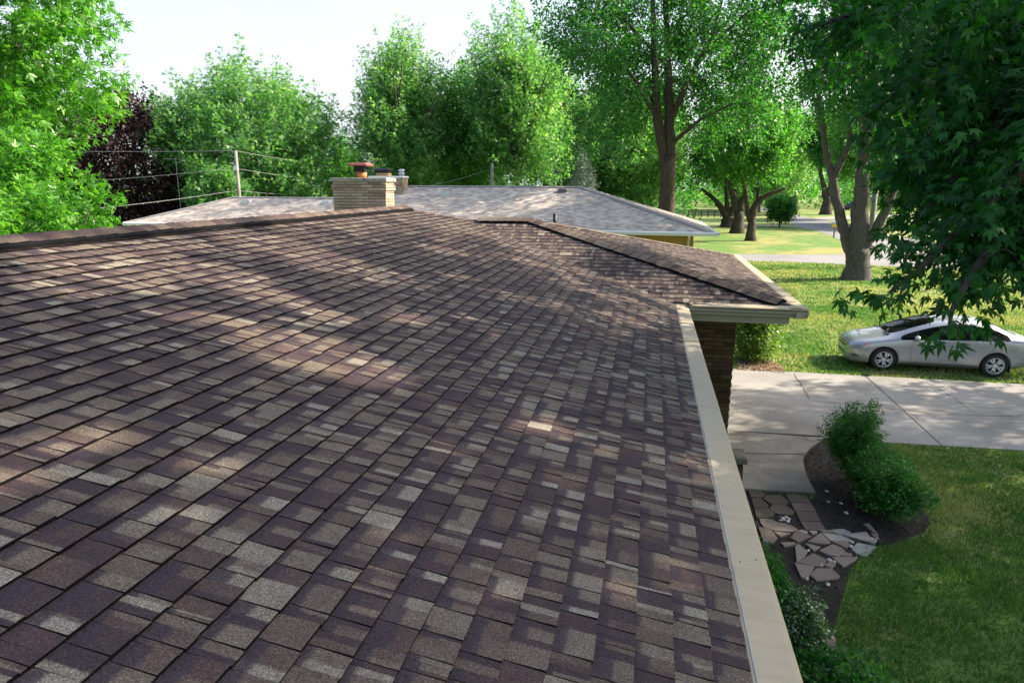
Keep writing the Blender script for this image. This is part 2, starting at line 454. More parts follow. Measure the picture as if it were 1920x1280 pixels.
sheet('far_driveway', [gp(1515, 404.5), gp(1560, 400), (gp(1720, 394)), (gp(1730, 397)), gp(1600, 403.5), gp(1548, 409)], 0.016, M_CONC, kind='structure')
sheet('far_footpath', [gp(1330, 416), gp(1420, 417.5), gp(1492, 419.3), gp(1492, 420.6), gp(1420, 419.3), gp(1330, 417.6)], 0.006, M_CONC, kind='structure')

# the concrete driveway, poured in slabs with open joints
DW = sheet('driveway', [(1.3, 11.0), (4.68, 11.0), (4.68, 13.5), (30, 14.75), (30, 18.75), (1.3, 18.55)], 0.004, M_SOIL, kind='structure')
def lerp2(a, b, t): return (a[0]+(b[0]-a[0])*t, a[1]+(b[1]-a[1])*t)
def quad_slab(q, parent=DW, mat=M_CONC, z=0.016):
    cx = sum(p[0] for p in q)/len(q); cy = sum(p[1] for p in q)/len(q)
    q2 = [(p[0] + (cx-p[0])/max(.1, math.hypot(cx-p[0], cy-p[1]))*0.011, p[1] + (cy-p[1])/max(.1, math.hypot(cx-p[0], cy-p[1]))*0.011) for p in q]
    MB().prism(q2, 0.0, z + rng.uniform(-.004, .004), 0.006).build('slab', mat, parent)
def ynear(x): return 13.50 + (x-4.68)*0.05
def ymid(x): return 16.25 + (x-1.8)*0.012
def yfar(x): return 18.55 + (x-1.3)*0.007
jf = gp(1630, 705); jn = gp(1757, 819); jm = jf.lerp(jn, (ymid(6.3)-jf.y)/(jn.y-jf.y))
cuts_far = [(1.35, 1.35), (jf.x, jm.x), (jf.x+4, jm.x+3.9), (14.2, 14.0), (18, 18), (22, 22), (26, 26), (29.9, 29.9)]
cuts_near = [(1.35, 1.35), (jm.x, jn.x), (jm.x+3.9, jn.x+3.8), (14.0, 13.8), (18, 18), (22, 22), (26, 26), (29.9, 29.9)]
for (a, b_), (c, d) in zip(cuts_far[:-1], cuts_far[1:]):
    quad_slab([(b_, ymid(b_)), (d, ymid(d)), (c, yfar(c)), (a, yfar(a))])
for (a, b_), (c, d) in zip(cuts_near[:-1], cuts_near[1:]):
    quad_slab([(b_, ynear(b_)), (d, ynear(d)), (c, ymid(c)), (a, ymid(a))])
# hairline cracks that wander across the slabs (open gaps filled with dirt)
def crack(pts, w=0.010, parent=DW, z=0.0225):
    mb = MB(); P = []
    for (x0, y0), (x1, y1) in zip(pts[:-1], pts[1:]):
        n = max(2, int(math.hypot(x1-x0, y1-y0) / 0.18))
        for i in range(n):
            t = i/n; P.append((x0+(x1-x0)*t + rng.normal(0, .018), y0+(y1-y0)*t + rng.normal(0, .018)))
    P.append(pts[-1])
    vs = []; 
    for i, p in enumerate(P):
        q0 = P[max(0, i-1)]; q1 = P[min(len(P)-1, i+1)]; d = Vector((q1[0]-q0[0], q1[1]-q0[1])); d.normalize()
        ww = w * rng.uniform(.4, 1.2)
        vs += [(p[0]-d.y*ww, p[1]+d.x*ww, z), (p[0]+d.y*ww, p[1]-d.x*ww, z)]
    mb.add(vs, [(2*i, 2*i+2, 2*i+3, 2*i+1) for i in range(len(P)-1)])
    mb.build('crack', M_SOIL, parent)
def g2(px, py): v = gp(px, py); return (v.x, v.y)
crack([g2(1490, 696), g2(1508, 722), g2(1518, 745)])
crack([g2(1525, 747), g2(1580, 752), g2(1650, 758), g2(1740, 768), g2(1860, 773), g2(1919, 770)], 0.012)
crack([g2(1738, 709), g2(1790, 740), g2(1828, 765)])
crack([g2(1507, 815), g2(1522, 828), g2(1545, 822)], z=.0525)

# the walk between driveway and house: two slabs, the garden side curved
WALK = sheet('walkway', [(0.7, 10.55), (2.86, 10.55), (2.75, 12.2), (3.3, 13.3), (4.66, 13.5), (0.7, 13.5)], 0.008, M_SOIL, kind='structure')
curve_px = [(1532, 922), (1521, 903), (1511, 880), (1507, 861), (1510, 851)]
curve_px2 = [(1510, 849.5), (1520, 838), (1533, 828), (1549, 816)]
c1 = [g2(*p) for p in curve_px]; c2 = [g2(*p) for p in curve_px2]
quad_w1 = [(0.75, 10.62)] + c1 + [(0.75, 12.02)]
quad_w2 = [(0.75, 12.06)] + c2 + [(4.66, 13.46), (0.75, 13.42)]
for q in (quad_w1, quad_w2):
    MB().prism(q, -0.03, 0.05, 0.008).build('slab', M_CONC2, WALK)

# planting bed and the soil under the stepping stones
bed_poly = [g2(1552, 815), g2(1530, 826), g2(1505, 850), g2(1504, 862), g2(1515, 892), g2(1533, 926), g2(1556, 965), g2(1600, 1010), g2(1665, 1018), g2(1735, 992), g2(1748, 975), g2(1735, 945), g2(1712, 905), g2(1690, 868), g2(1664, 830), g2(1640, 815)]
sheet('mulch_bed', bed_poly, 0.014, M_SOIL, kind='structure')
soil_poly = [(-0.1, -2), (1.55, -2), (1.75, 3.0), (2.05, 5.2), (2.02, 6.6), g2(1600, 1060), g2(1640, 1010), g2(1560, 965), g2(1533, 926), (2.8, 10.6), (-0.1, 10.6)]
sheet('stone_path', soil_poly, 0.009, M_SOIL, kind='structure')
PATH = bpy.data.objects['stone_path']
chips_poly = [g2(1383, 690), g2(1472, 694), g2(1466, 680), g2(1440, 668), g2(1410, 662), g2(1383, 664)]
sheet('wood_chip_bed', chips_poly, 0.012, M_CHIP, kind='structure')

def stone_mat(name, stops):
    return brick_mat(name, stops, 0.8)
M_FLAG = stone_mat('sandstone', [(0.0, (.20,.150,.125)), (0.5, (.275,.235,.205)), (1.0, (.34,.345,.34))])
M_HEX = stone_mat('concrete_paver', [(0.0, (.085,.072,.058)), (0.6, (.115,.095,.080)), (1.0, (.160,.115,.105))])
def tint_mesh(me, t):
    a = me.attributes.new('tint', 'FLOAT', 'FACE')
    a.data.foreach_set('value', np.full(len(me.polygons), t, np.float32))
def zz(X, Y): return g2(1370 + X/5.8167, 880 + Y/5.8167)
FLAGS = [
 ([(325,525),(410,520),(470,535),(520,560),(600,568),(690,600),(755,640),(690,668),(500,655),(390,628),(345,580)], .30),
 ([(318,620),(385,625),(470,660),(530,735),(480,790),(375,785)], .25), ([(480,660),(680,685),(560,720)], .35),
 ([(665,735),(730,655),(905,712),(750,780)], .12), ([(740,650),(800,635),(862,662),(835,688)], .70), ([(865,650),(960,655),(965,680),(910,690)], .72),
 ([(970,645),(1120,645),(1180,682),(1030,668)], .35), ([(1115,637),(1240,625),(1330,662),(1325,682),(1200,690)], .95),
 ([(1010,672),(1230,700),(1370,768),(1110,762)], .85), ([(1240,695),(1495,662),(1540,715),(1615,745),(1600,785),(1560,780)], .80),
 ([(860,768),(1000,672),(1110,772),(1075,800)], .30), ([(1110,765),(1280,768),(1325,800),(1280,843)], .22),
 ([(1335,850),(1400,775),(1610,815),(1500,922),(1395,895)], 1.0), ([(825,785),(1000,825),(930,872)], .55),
 ([(985,870),(1130,795),(1230,830),(1285,885),(1200,935),(1085,915)], .45), ([(745,1000),(920,895),(1075,965),(1030,1045),(900,1035)], .20),
 ([(1120,940),(1405,932),(1390,965),(1250,1045)], .42), ([(1035,1030),(1110,985),(1170,1015),(1125,1060)], .25),
 ([(1220,925),(1290,885),(1345,905),(1335,932)], .35), ([(880,1130),(960,1060),(1120,1060),(1215,1140),(1190,1175),(955,1198)], .28),
 ([(715,1010),(935,1050),(850,1190),(790,1170)], .45), ([(560,785),(720,785),(750,805),(600,830)], .3), ([(720,830),(760,805),(860,880),(830,940),(740,1000)], .6),
 ([(1455,570),(1525,568),(1630,690),(1600,690)], .35), ([(1540,670),(1615,690),(1640,730),(1600,735)], .15)]
for pl, t in FLAGS:
    poly = [zz(*p) for p in pl]
    h = 0.034 + rng.uniform(-.006, .008)
    mb = MB().prism(poly, 0.0, h, 0.007)
    # lay it a little out of level
    cx = sum(p[0] for p in poly)/len(poly); cy = sum(p[1] for p in poly)/len(poly); ax, ay = rng.normal(0, .007, 2)
    mb.v = [(x, y, z + ((x-cx)*ax + (y-cy)*ay if z > .02 else 0)) for x, y, z in mb.v]
    me = mb.mesh('flagstone'); tint_mesh(me, t); link_mesh('flagstone', me, M_FLAG, PATH)
HEX = [([(205,215),(330,215),(395,262),(365,300),(230,295)], .2), ([(370,312),(400,268),(560,262),(655,340),(615,375),(465,372)], .3),
       ([(240,302),(345,302),(430,375),(405,410),(265,405)], .25), ([(435,425),(465,375),(610,375),(715,440),(690,480),(540,478)], .4), ([(270,412),(430,412),(500,465),(460,512),(300,515)], .35)]
SQ = [([(610,250),(840,265),(895,350),(665,340)], .6), ([(665,346),(895,356),(945,440),(715,433)], .95), ([(725,441),(945,446),(1000,548),(770,544)], .65), ([(772,550),(1000,555),(1065,648),(830,640)], .9)]
for nm, lst in (('hexagonal_paver', HEX), ('square_paver', SQ)):
    for pl, t in lst:
        me = MB().prism([zz(*p) for p in pl], 0.0, 0.034 + rng.uniform(-.004, .004), 0.006).mesh(nm); tint_mesh(me, t)
        link_mesh(nm, me, M_HEX, PATH)
def pebbles(name, spots, r0, mat, parent=None, **k):
    mb = MB()
    for (x, y, z, s) in spots:
        n = 6; M = Matrix.Translation((x, y, z)) @ Matrix.Rotation(rng.uniform(0, 6), 4, 'Z') @ Matrix.Rotation(rng.normal(0, .3), 4, 'X') @ Matrix.Diagonal((s*r0*1.5, s*r0, s*r0*.6, 1))
        mb.lathe([(0.0, -1), (.75, -.55), (1, 0), (.75, .6), (0.0, 1)], n, M)
    return mb.build(name, mat, parent, True, **k)
M_PEB = simple('white_pebble', (.50,.48,.45), 0.6, 0, 0.3, 40)
sp = []
for (X, Y) in ((590,535),(620,515),(650,530),(560,550),(640,560),(600,548),(575,520)): x, y = zz(X, Y); sp.append((x, y, .04, rng.uniform(.8, 1.4)))
for (X, Y) in ((1012,1022),(870,868),(1095,975),(1150,990),(1340,775),(1330,820),(850,1180),(1080,335),(1060,220),(1275,455),(1215,350),(1080,1240),(600,1200)): x, y = zz(X, Y); sp.append((x, y, .03, rng.uniform(.7, 1.3)))
pebbles('pebbles', sp, 0.026, M_PEB, None, kind='stuff', label='small white pebbles scattered among the flagstones and soil')
# bits of bark and mulch
def chips(name, poly, n, z, mat, size, label):
    xs = np.array([p[0] for p in poly]); ys = np.array([p[1] for p in poly])
    P = np.stack([rng.uniform(xs.min(), xs.max(), n*2), rng.uniform(ys.min(), ys.max(), n*2)], 1)
    P = P[pip(P, poly)][:n]; n = len(P)
    a = rng.uniform(0, 6.28, n); L = size * rng.uniform(.5, 1.6, n); W = L * rng.uniform(.2, .5, n)
    d = np.stack([np.cos(a), np.sin(a), rng.normal(0, .25, n)], 1); s = np.stack([-np.sin(a), np.cos(a), rng.normal(0, .4, n)], 1)
    P3 = np.concatenate([P, np.full((n, 1), z) + rng.uniform(0, .015, (n, 1))], 1)
    V = np.stack([P3 - d*L[:, None], P3 + s*W[:, None] , P3 + d*L[:, None], P3 - s*W[:, None]], 1).reshape(-1, 3)
    me = quads_mesh(name, V, rng.uniform(0, 1, n))
    return link_mesh(name, me, mat, None, kind='stuff', label=label)
def quads_mesh(name, V, tint):
    n = len(V)//4
    me = bpy.data.meshes.new(name)
    me.vertices.add(len(V)); me.vertices.foreach_set('co', V.astype(np.float32).ravel())
    me.loops.add(n*4); me.loops.foreach_set('vertex_index', np.arange(n*4, dtype=np.int32))
    me.polygons.add(n); me.polygons.foreach_set('loop_start', np.arange(0, n*4, 4, dtype=np.int32))
    a = me.attributes.new('tint', 'FLOAT', 'FACE'); a.data.foreach_set('value', np.clip(tint, 0, 1).astype(np.float32))
    me.update(calc_edges=True)
    return me
def tris_mesh(name, V, tint):
    n = len(V)//3
    me = bpy.data.meshes.new(name)
    me.vertices.add(len(V)); me.vertices.foreach_set('co', V.astype(np.float32).ravel())
    me.loops.add(n*3); me.loops.foreach_set('vertex_index', np.arange(n*3, dtype=np.int32))
    me.polygons.add(n); me.polygons.foreach_set('loop_start', np.arange(0, n*3, 3, dtype=np.int32))
    a = me.attributes.new('tint', 'FLOAT', 'FACE'); a.data.foreach_set('value', np.clip(tint, 0, 1).astype(np.float32))
    me.update(calc_edges=True)
    return me
M_MULCHBIT = brick_mat('mulch_bits', [(0, (.010,.008,.006)), (.6, (.026,.019,.014)), (1, (.070,.052,.040))])
M_CHIPBIT = brick_mat('chip_bits', [(0, (.10,.06,.035)), (.6, (.25,.17,.10)), (1, (.42,.33,.23))])
chips('mulch', bed_poly, 2600, .02, M_MULCHBIT, .022, 'dark shredded mulch covering the shrub bed')
chips('loose_soil_bits', soil_poly, 4200, .014, M_MULCHBIT, .02, 'dark crumbs of soil between the flagstones and the house')
chips('wood_chips', chips_poly, 1600, .018, M_CHIPBIT, .035, 'pale wood chips below the shrub at the wing corner')

# grass blades
M_BLADE = leaf_mat('grass_blade', (.042,.130,.024), (.112,.245,.055), (.410,.370,.180), 0.34, 0.55, (1.3,1.4,.6), 0.25)
def vnoise(P, s, seed):
    r = np.random.default_rng(seed); g = r.uniform(0, 1, (64, 64))
    q = P * s; i = np.floor(q).astype(int); f = q - i; f = f*f*(3-2*f)
    a = g[i[:,0] % 64, i[:,1] % 64]; b = g[(i[:,0]+1) % 64, i[:,1] % 64]; c = g[i[:,0] % 64, (i[:,1]+1) % 64]; d = g[(i[:,0]+1) % 64, (i[:,1]+1) % 64]
    return (a*(1-f[:,0])+b*f[:,0])*(1-f[:,1]) + (c*(1-f[:,0])+d*f[:,0])*f[:,1]
EXCL = [bed_poly, soil_poly, chips_poly, quad_w1, quad_w2, [(1.2, 10.9), (4.7, 10.9), (4.7, 13.46), (30, 14.72), (30, 18.76), (1.2, 18.57)], cross_poly, [(-6, -5), (1.8, -5), (1.8, 17.6), (-6, 17.6)], [tuple(gp(*p))[:2] for p in side_px_l] + [tuple(gp(*p))[:2] for p in side_px_r]]
def blades(name, x0, x1, y0, y1, n, h, w, label):
    P = np.stack([rng.uniform(x0, x1, n), rng.uniform(y0, y1, n)], 1)
    clump = vnoise(P, 2.2, 3)*.6 + vnoise(P, 7.0, 4)*.4
    keep = rng.uniform(0, 1, n) < .35 + .9*clump
    Pj = P + rng.normal(0, .035, P.shape)                # ragged edges
    for e in EXCL: keep &= ~pip(Pj, e)
    px, py, d = project(np.concatenate([P, np.zeros((n, 1))], 1))
    keep &= (px > 1000) & (px < 2350) & (py < 1400) & (d > 0)
    P = P[keep]; clump = clump[keep]; n = len(P)
    a = rng.uniform(0, 6.28, n); t = rng.uniform(0, 6.28, n); H = h*rng.uniform(.45, 1.3, n)*(.6+.7*clump)
    B = np.concatenate([P, np.zeros((n, 1))], 1)
    s = np.stack([np.cos(a), np.sin(a), np.zeros(n)], 1)*(w*rng.uniform(.6, 1.3, n))[:, None]
    tip = B + np.stack([np.cos(t)*H*rng.uniform(.1, .8, n), np.sin(t)*H*rng.uniform(.1, .8, n), H], 1)
    V = np.stack([B - s, B + s, tip], 1).reshape(-1, 3)
    dry = vnoise(P, .45, 9)*.65 + vnoise(P, 1.6, 10)*.35
    tint = np.where(rng.uniform(0, 1, n) < np.clip((dry-.34)*2.8, .06, .85), rng.uniform(.7, 1, n), rng.uniform(0, .6, n)*(.5+.7*clump))
    link_mesh(name, tris_mesh(name, V, tint), M_BLADE, None, kind='stuff', label=label)
blades('grass', 1.6, 10.5, 3.0, 15.0, 310000, .062, .0082, 'mown front lawn grass in shade beside the stone path')
blades('grass', 1.3, 22.0, 17.5, 30.0, 150000, .07, .018, 'sunlit lawn grass around the parked silver car')
blades('grass', -2.0, 30.0, 30.0, 48.0, 80000, .09, .031, 'sunlit lawn grass round the big three stemmed tree')
# ================================================================== THE BRICK HOUSE
HOUSE = empty('brick_house', (-2, 8, 0), label='low tan brick house with brown shingled roof we stand on', cat='house')
HI = HOUSE.matrix_world.copy()
def H_child(o, parent=None):
    return o
# all parts of the house are built in world metres; the empty sits at (-2, 8, 0)
HOFF = Vector((-2, 8, 0))
def hpart(o):
    o.matrix_parent_inverse = Matrix.Translation(-HOFF); return o
XR, ZR, XE = -4.594, 4.442, 0.416
SL = 0.2565
def zmain(x): return ZR - SL*(x - XR)
ZE = zmain(XE)
J = Vector((-3.68, 13.27, zmain(-3.68)))
E_ = Vector((-4.594, 12.25, ZR))
V_ = Vector((XE, 10.16, ZE))
RW = Vector((-2.30, 13.27, J.z))                         # end of the wing ridge
NW = Vector((2.10, 10.25, 3.175)); FW = Vector((2.10, 17.95, 3.175))
Y0 = -3.2

def plane_frame(O, u_dir, n):
    u = Vector(u_dir).normalized(); n = Vector(n).normalized(); w = n.cross(u).normalized()
    if w.z < 0: w = -w
    return Vector(O), u, w, n
def clip_poly(sub, clip):
    """Sutherland-Hodgman; clip must be convex and counter-clockwise"""
    out = sub
    for i in range(len(clip)):
        a, b = clip[i], clip[(i+1) % len(clip)]; inp = out; out = []
        def side(p): return (b[0]-a[0])*(p[1]-a[1]) - (b[1]-a[1])*(p[0]-a[0])
        for k in range(len(inp)):
            p, q = inp[k], inp[(k+1) % len(inp)]; sp_, sq = side(p), side(q)
            if sp_ >= 0: out.append(p)
            if (sp_ >= 0) != (sq >= 0):
                t = sp_/(sp_-sq); out.append((p[0]+(q[0]-p[0])*t, p[1]+(q[1]-p[1])*t))
        if not out: return []
    return out
EXPO = 0.1435
def shingle_tabs(frame, poly_world, seed, e=EXPO, w_first=0.0, hh=.0165):
    """list of tabs: each (verts, faces, uvs, tint, centre)"""
    O, u, w, n = frame; r = np.random.default_rng(seed)
    pl = [((p-O).dot(u), (p-O).dot(w)) for p in poly_world]
    if sum(pl[i][0]*pl[(i+1)%len(pl)][1]-pl[(i+1)%len(pl)][0]*pl[i][1] for i in range(len(pl))) < 0: pl = pl[::-1]
    u0, u1 = min(p[0] for p in pl), max(p[0] for p in pl); w1 = max(p[1] for p in pl)
    tabs = []; ci = 0; wv = w_first
    while wv < w1 - .02:
        uu = u0 - r.uniform(0, .3); hi = r.random() < .5; 
        while uu < u1 + 0*ci:
            wd = float(r.choice([.025, .05, .065, .075, .085, .095, .11, .13])) * r.uniform(.93, 1.07)
            hi = not hi
            bw = wv + r.normal(0, .0016)
            q = clip_poly([(uu+.0012, bw), (uu+wd-.0012, bw), (uu+wd-.0012, wv+e+.012), (uu+.0012, wv+e+.012)], pl)
            if len(q) >= 3:
                area = abs(sum(q[i][0]*q[(i+1)%len(q)][1]-q[(i+1)%len(q)][0]*q[i][1] for i in range(len(q))))/2
                if area > 4e-4:
                    hb = (hh if hi else hh*.72) + r.uniform(-.001, .002)
                    def hgt(p): return hb*(1 - max(0, min(1, (p[1]-wv)/(e+.012)))) + .0008
                    k = len(q)
                    vs = [O + u*p[0] + w*p[1] + n*hgt(p) for p in q] + [O + u*p[0] + w*p[1] - n*.001 for p in q]
                    fs = [tuple(range(k))] + [(k+i, k+(i+1)%k, (i+1)%k, i) for i in range(k)]
                    uv = [((p[0]-uu)/wd, (p[1]-wv)/e) for p in q]
                    base = r.random()
                    tint = .10 + .16*r.random() if base < .27 else (.30 + .16*r.random() if base < .50 else (.48 + .22*r.random() if base < .84 else .80 + .16*r.random()))
                    if hi and tint < .3 and r.random() < .45: tint += .3
                    if tint > .84 and r.random() < .25: tint = .6
                    base = r.random()
                    tb = .05 + .2*r.random() if base < .34 else (.28 + .2*r.random() if base < .58 else (.46 + .22*r.random() if base < .92 else .80 + .14*r.random()))
                    split = r.uniform(.3, .75) if r.random() < .55 else 1.6
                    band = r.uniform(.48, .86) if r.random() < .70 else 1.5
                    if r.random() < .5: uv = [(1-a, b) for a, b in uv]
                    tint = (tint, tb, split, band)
                    cen = sum((O + u*p[0] + w*p[1] for p in q), Vector())/k
                    tabs.append((vs, fs, uv, tint, cen, area))
            uu += wd
        wv += e; ci += 1
    return tabs
def tabs_mesh(name, tabs):
    vs = []; fs = []; uvs = []; tint = []; mi = []
    for v, f, uv, t, c, a in tabs:
        b = len(vs); k = len(uv); vs += [tuple(p) for p in v]
        for ff in f:
            fs.append(tuple(i+b for i in ff)); tint.append(t); uvs += [uv[i % k] for i in ff]; mi.append(0 if len(mi) == 0 or ff == f[0] else 1)
    me = bpy.data.meshes.new(name); me.from_pydata(vs, [], fs)
    l = me.uv_layers.new(name='UVMap'); l.data.foreach_set('uv', np.array(uvs, np.float32).ravel())
    tint = np.array(tint, np.float32)
    for j, nm in enumerate(('tint', 'tint_b', 'split', 'band')):
        a = me.attributes.new(nm, 'FLOAT', 'FACE'); a.data.foreach_set('value', np.ascontiguousarray(tint[:, j]))
    me.polygons.foreach_set('material_index', mi)
    me.update()
    return me
M_EDGE = simple('asphalt_cut_edge', (.007,.006,.007), 0.95, spec=0.1)
n_main = Vector((SL, 0, 1)).normalized()
fr_main = plane_frame((XE, 0, ZE), (0, 1, 0), n_main)
main_poly = [Vector((XE+.02, Y0, zmain(XE+.02))), Vector((XE+.02, 10.12, zmain(XE+.02))), Vector((.33, 10.27, zmain(.33))), J, E_, Vector((XR, Y0, ZR))]
tabs = shingle_tabs(fr_main, main_poly, 11, w_first=-.02)
# near slope of the wing
n_w = (RW - NW).cross(Vector((1, 0, 0))).normalized(); n_w = n_w if n_w.z > 0 else -n_w
n_w = Vector((0, NW.z - J.z, 0)) ; n_w = Vector((0, -(J.z-NW.z), 13.27-NW.y)).normalized()
fr_w = plane_frame(NW, (1, 0, 0), n_w)
V2 = Vector((.18, NW.y, NW.z))
wing_poly = [V2, NW, RW, J + Vector((-.14, 0, 0))]
tabs_w = shingle_tabs(fr_w, wing_poly, 12, hh=.0075)
# hip end of the wing
n_h = (NW - FW).cross(RW - FW).normalized(); n_h = n_h if n_h.z > 0 else -n_h
fr_h = plane_frame(NW, (0, 1, 0), n_h)
tabs_h = shingle_tabs(fr_h, [NW, FW, RW], 13)

ROOF = hpart(MB().add([p-Vector((0,0,.004)) for p in main_poly], [tuple(range(len(main_poly)))])
    .add([V2-Vector((0,0,.006)), NW-Vector((0,0,.006)), RW-Vector((0,0,.006)), J-Vector((0,0,.006))], [(0,1,2,3)])
    .add([NW-Vector((0,0,.006)), FW-Vector((0,0,.006)), RW-Vector((0,0,.006))], [(0,1,2)]).build('roof', M_DECK, HOUSE))
def rchild(o): o.matrix_parent_inverse = Matrix.Translation(-HOFF).inverted() @ Matrix.Translation(-HOFF) if False else Matrix.Identity(4); return o
# back slopes of the same roof, seen only from elsewhere: plain shingle texture
M_BACK = far_shingle_mat('shingle_back_slope', [(.05,.038,.04), (.12,.1,.088), (.25,.23,.2)])
def uvquad(name, pts, mat, parent, fr, **k):
    me = bpy.data.meshes.new(name); me.from_pydata([tuple(p) for p in pts], [], [tuple(range(len(pts)))])
    l = me.uv_layers.new(name='UVMap'); O, u, w, n = fr
    l.data.foreach_set('uv', np.array([((p-O).dot(u), (p-O).dot(w)) for p in pts], np.float32).ravel())
    return link_mesh(name, me, mat, parent, **k)
BK = -9.6; ZB = ZR - SL*(XR-BK)
uvquad('back_slope', [Vector((XR, Y0, ZR)), E_, Vector((BK, 17.2, ZB)), Vector((BK, Y0, ZB))], M_BACK, ROOF, plane_frame((BK, 0, ZB), (0, 1, 0), (-SL, 0, 1)))
FJ = Vector((-3.68, 17.95, 3.175))
uvquad('back_slope', [RW, J, FJ, FW], M_BACK, ROOF, plane_frame(FW, (1, 0, 0), (0, (RW.z-3.175), 17.95-13.27)))
uvquad('back_slope', [E_, J, FJ, Vector((BK, 17.95, ZB))], M_BACK, ROOF, plane_frame(FJ, (1, 0, 0), (E_-FJ).cross(Vector((1, 0, 0))) * -1))

# the 300 tabs that show largest are shingles of their own, the rest one mass
score = []
for i, tb in enumerate(tabs):
    px, py, d = project(np.array(tb[4])); vis = (-30 < px < 1950) and (-30 < py < 1310) and d > .2
    view = Vector((0, 0, EYE)) - tb[4]
    score.append((tb[5]*n_main.dot(view.normalized())/view.length_squared if vis else 0, i))
score.sort(reverse=True)
big = set(i for s, i in score[:300])
for i in sorted(big):
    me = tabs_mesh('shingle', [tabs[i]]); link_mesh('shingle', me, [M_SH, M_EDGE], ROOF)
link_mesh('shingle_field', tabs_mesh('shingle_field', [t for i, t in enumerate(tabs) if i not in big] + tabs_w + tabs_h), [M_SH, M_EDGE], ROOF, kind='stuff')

# ridge vent and bent cap shingles
def cap_line(A, B, nA, nB, half, lift, step=.17, ll=.25, name='cap_shingle', vent=0.0, vhalf=None, seed=1, tlo=.2, thi=.6):
    r = np.random.default_rng(seed)
    A, B = Vector(A), Vector(B); d = (B-A); L = d.length; d.normalize()
    nA, nB = Vector(nA).normalized(), Vector(nB).normalized()
    sA = nA.cross(d); sA = sA if sA.z < 0 else -sA
    sB = nB.cross(d); sB = sB if sB.z < 0 else -sB
    sA.normalize(); sB.normalize(); up = (nA+nB).normalized()
    if vent > 0:
        mb = MB(); hv = vhalf or half*1.04
        prof = lambda P: [P + sA*hv, P + sA*hv + nA*vent*.9, P + up*(vent*1.15), P + sB*hv + nB*vent*.9, P + sB*hv]
        mb.add(prof(A) + prof(B), [(0,1,6,5), (1,2,7,6), (2,3,8,7), (3,4,9,8), (0,4,3,2,1), (5,6,7,8,9)])
        mb.build('ridge_vent', M_VENT, ROOF)
    n = int(L/step)
    for i in range(n):
        a = A + d*(i*step); b = a + d*ll
        lo, hi = lift + vent + .016, lift + vent + .003     # tail laps over the piece before it
        j1, j2 = r.normal(0, .003), r.normal(0, .003)
        def sec(P, h, ww): return [P + sA*ww + nA*(h*.8+j1), P + sA*(ww*.45) + nA*h + up*.003, P + up*(h*1.06+.004), P + sB*(ww*.45) + nB*h + up*.003, P + sB*ww + nB*(h*.8+j2)]
        w_ = half*r.uniform(.97, 1.03)
        s1 = sec(a, lo, w_); s2 = sec(b, hi, w_)
        t_ = .014
        s3 = [p - up*t_ for p in s1]; s4 = [p - up*t_ for p in s2]
        vs = s1 + s2 + s3 + s4
        fs = [(k, k+1, 6+k, 5+k) for k in range(4)] + [(10+k, 15+k, 16+k, 11+k) for k in range(4)] + [(k, 10+k, 11+k, k+1) for k in range(4)] + [(0, 5, 15, 10), (4, 14, 19, 9)]
        t = float(r.uniform(tlo, thi)); uvs = [(0.6, 0.1)]*5 + [(0.6, 0.1)]*5
        me = bpy.data.meshes.new(name); me.from_pydata([tuple(v) for v in vs], [], fs)
        l = me.uv_layers.new(name='UVMap'); l.data.foreach_set('uv', np.full(len(me.loops)*2, .3, np.float32))
        for nm, vv in (('tint', t), ('tint_b', t), ('split', 2.0), ('band', 2.0)):
            at_ = me.attributes.new(nm, 'FLOAT', 'FACE'); at_.data.foreach_set('value', np.full(len(fs), vv, np.float32))
        fix_normals(me)
        me.polygons.foreach_set('material_index', [0]*4 + [1]*(len(fs)-4))
        link_mesh(name, me, [M_SH, M_EDGE], ROOF)
n_back = Vector((-SL, 0, 1)).normalized()
cap_line(E_ + Vector((0, .05, 0)), Vector((XR, Y0, ZR)), n_main, n_back, .115, .002, vent=.046, vhalf=.165, seed=21, tlo=.28, thi=.62)
n_jf = Vector((0, .35, 1)).normalized()
cap_line(J + Vector((-.0, 0, 0)), E_, n_main, n_jf, .13, .002, seed=22, step=.16)
cap_line(RW, J + Vector((.35, 0, 0)), n_w, n_jf, .15, .002, vent=.045, seed=23, tlo=.45, thi=.85)
cap_line(NW + (RW-NW)*.03, RW, n_w, n_h, .160, .002, vent=.038, vhalf=.172, seed=24, tlo=.3, thi=.8)
n_f = Vector((0, (RW.z-3.175), 17.95-13.27)).normalized()
cap_line(FW, RW, n_h, n_f, .15, .003, vent=.010, seed=25, tlo=.4, thi=.8)
# plumbing pipe through the far slope
P0 = at(1038, 409, 14.3)
MB().tube([(P0.x, P0.y, 3.9), (P0.x, P0.y, P0.z+.10)], .04, 10).build('vent_pipe', M_BLACK, ROOF, True)

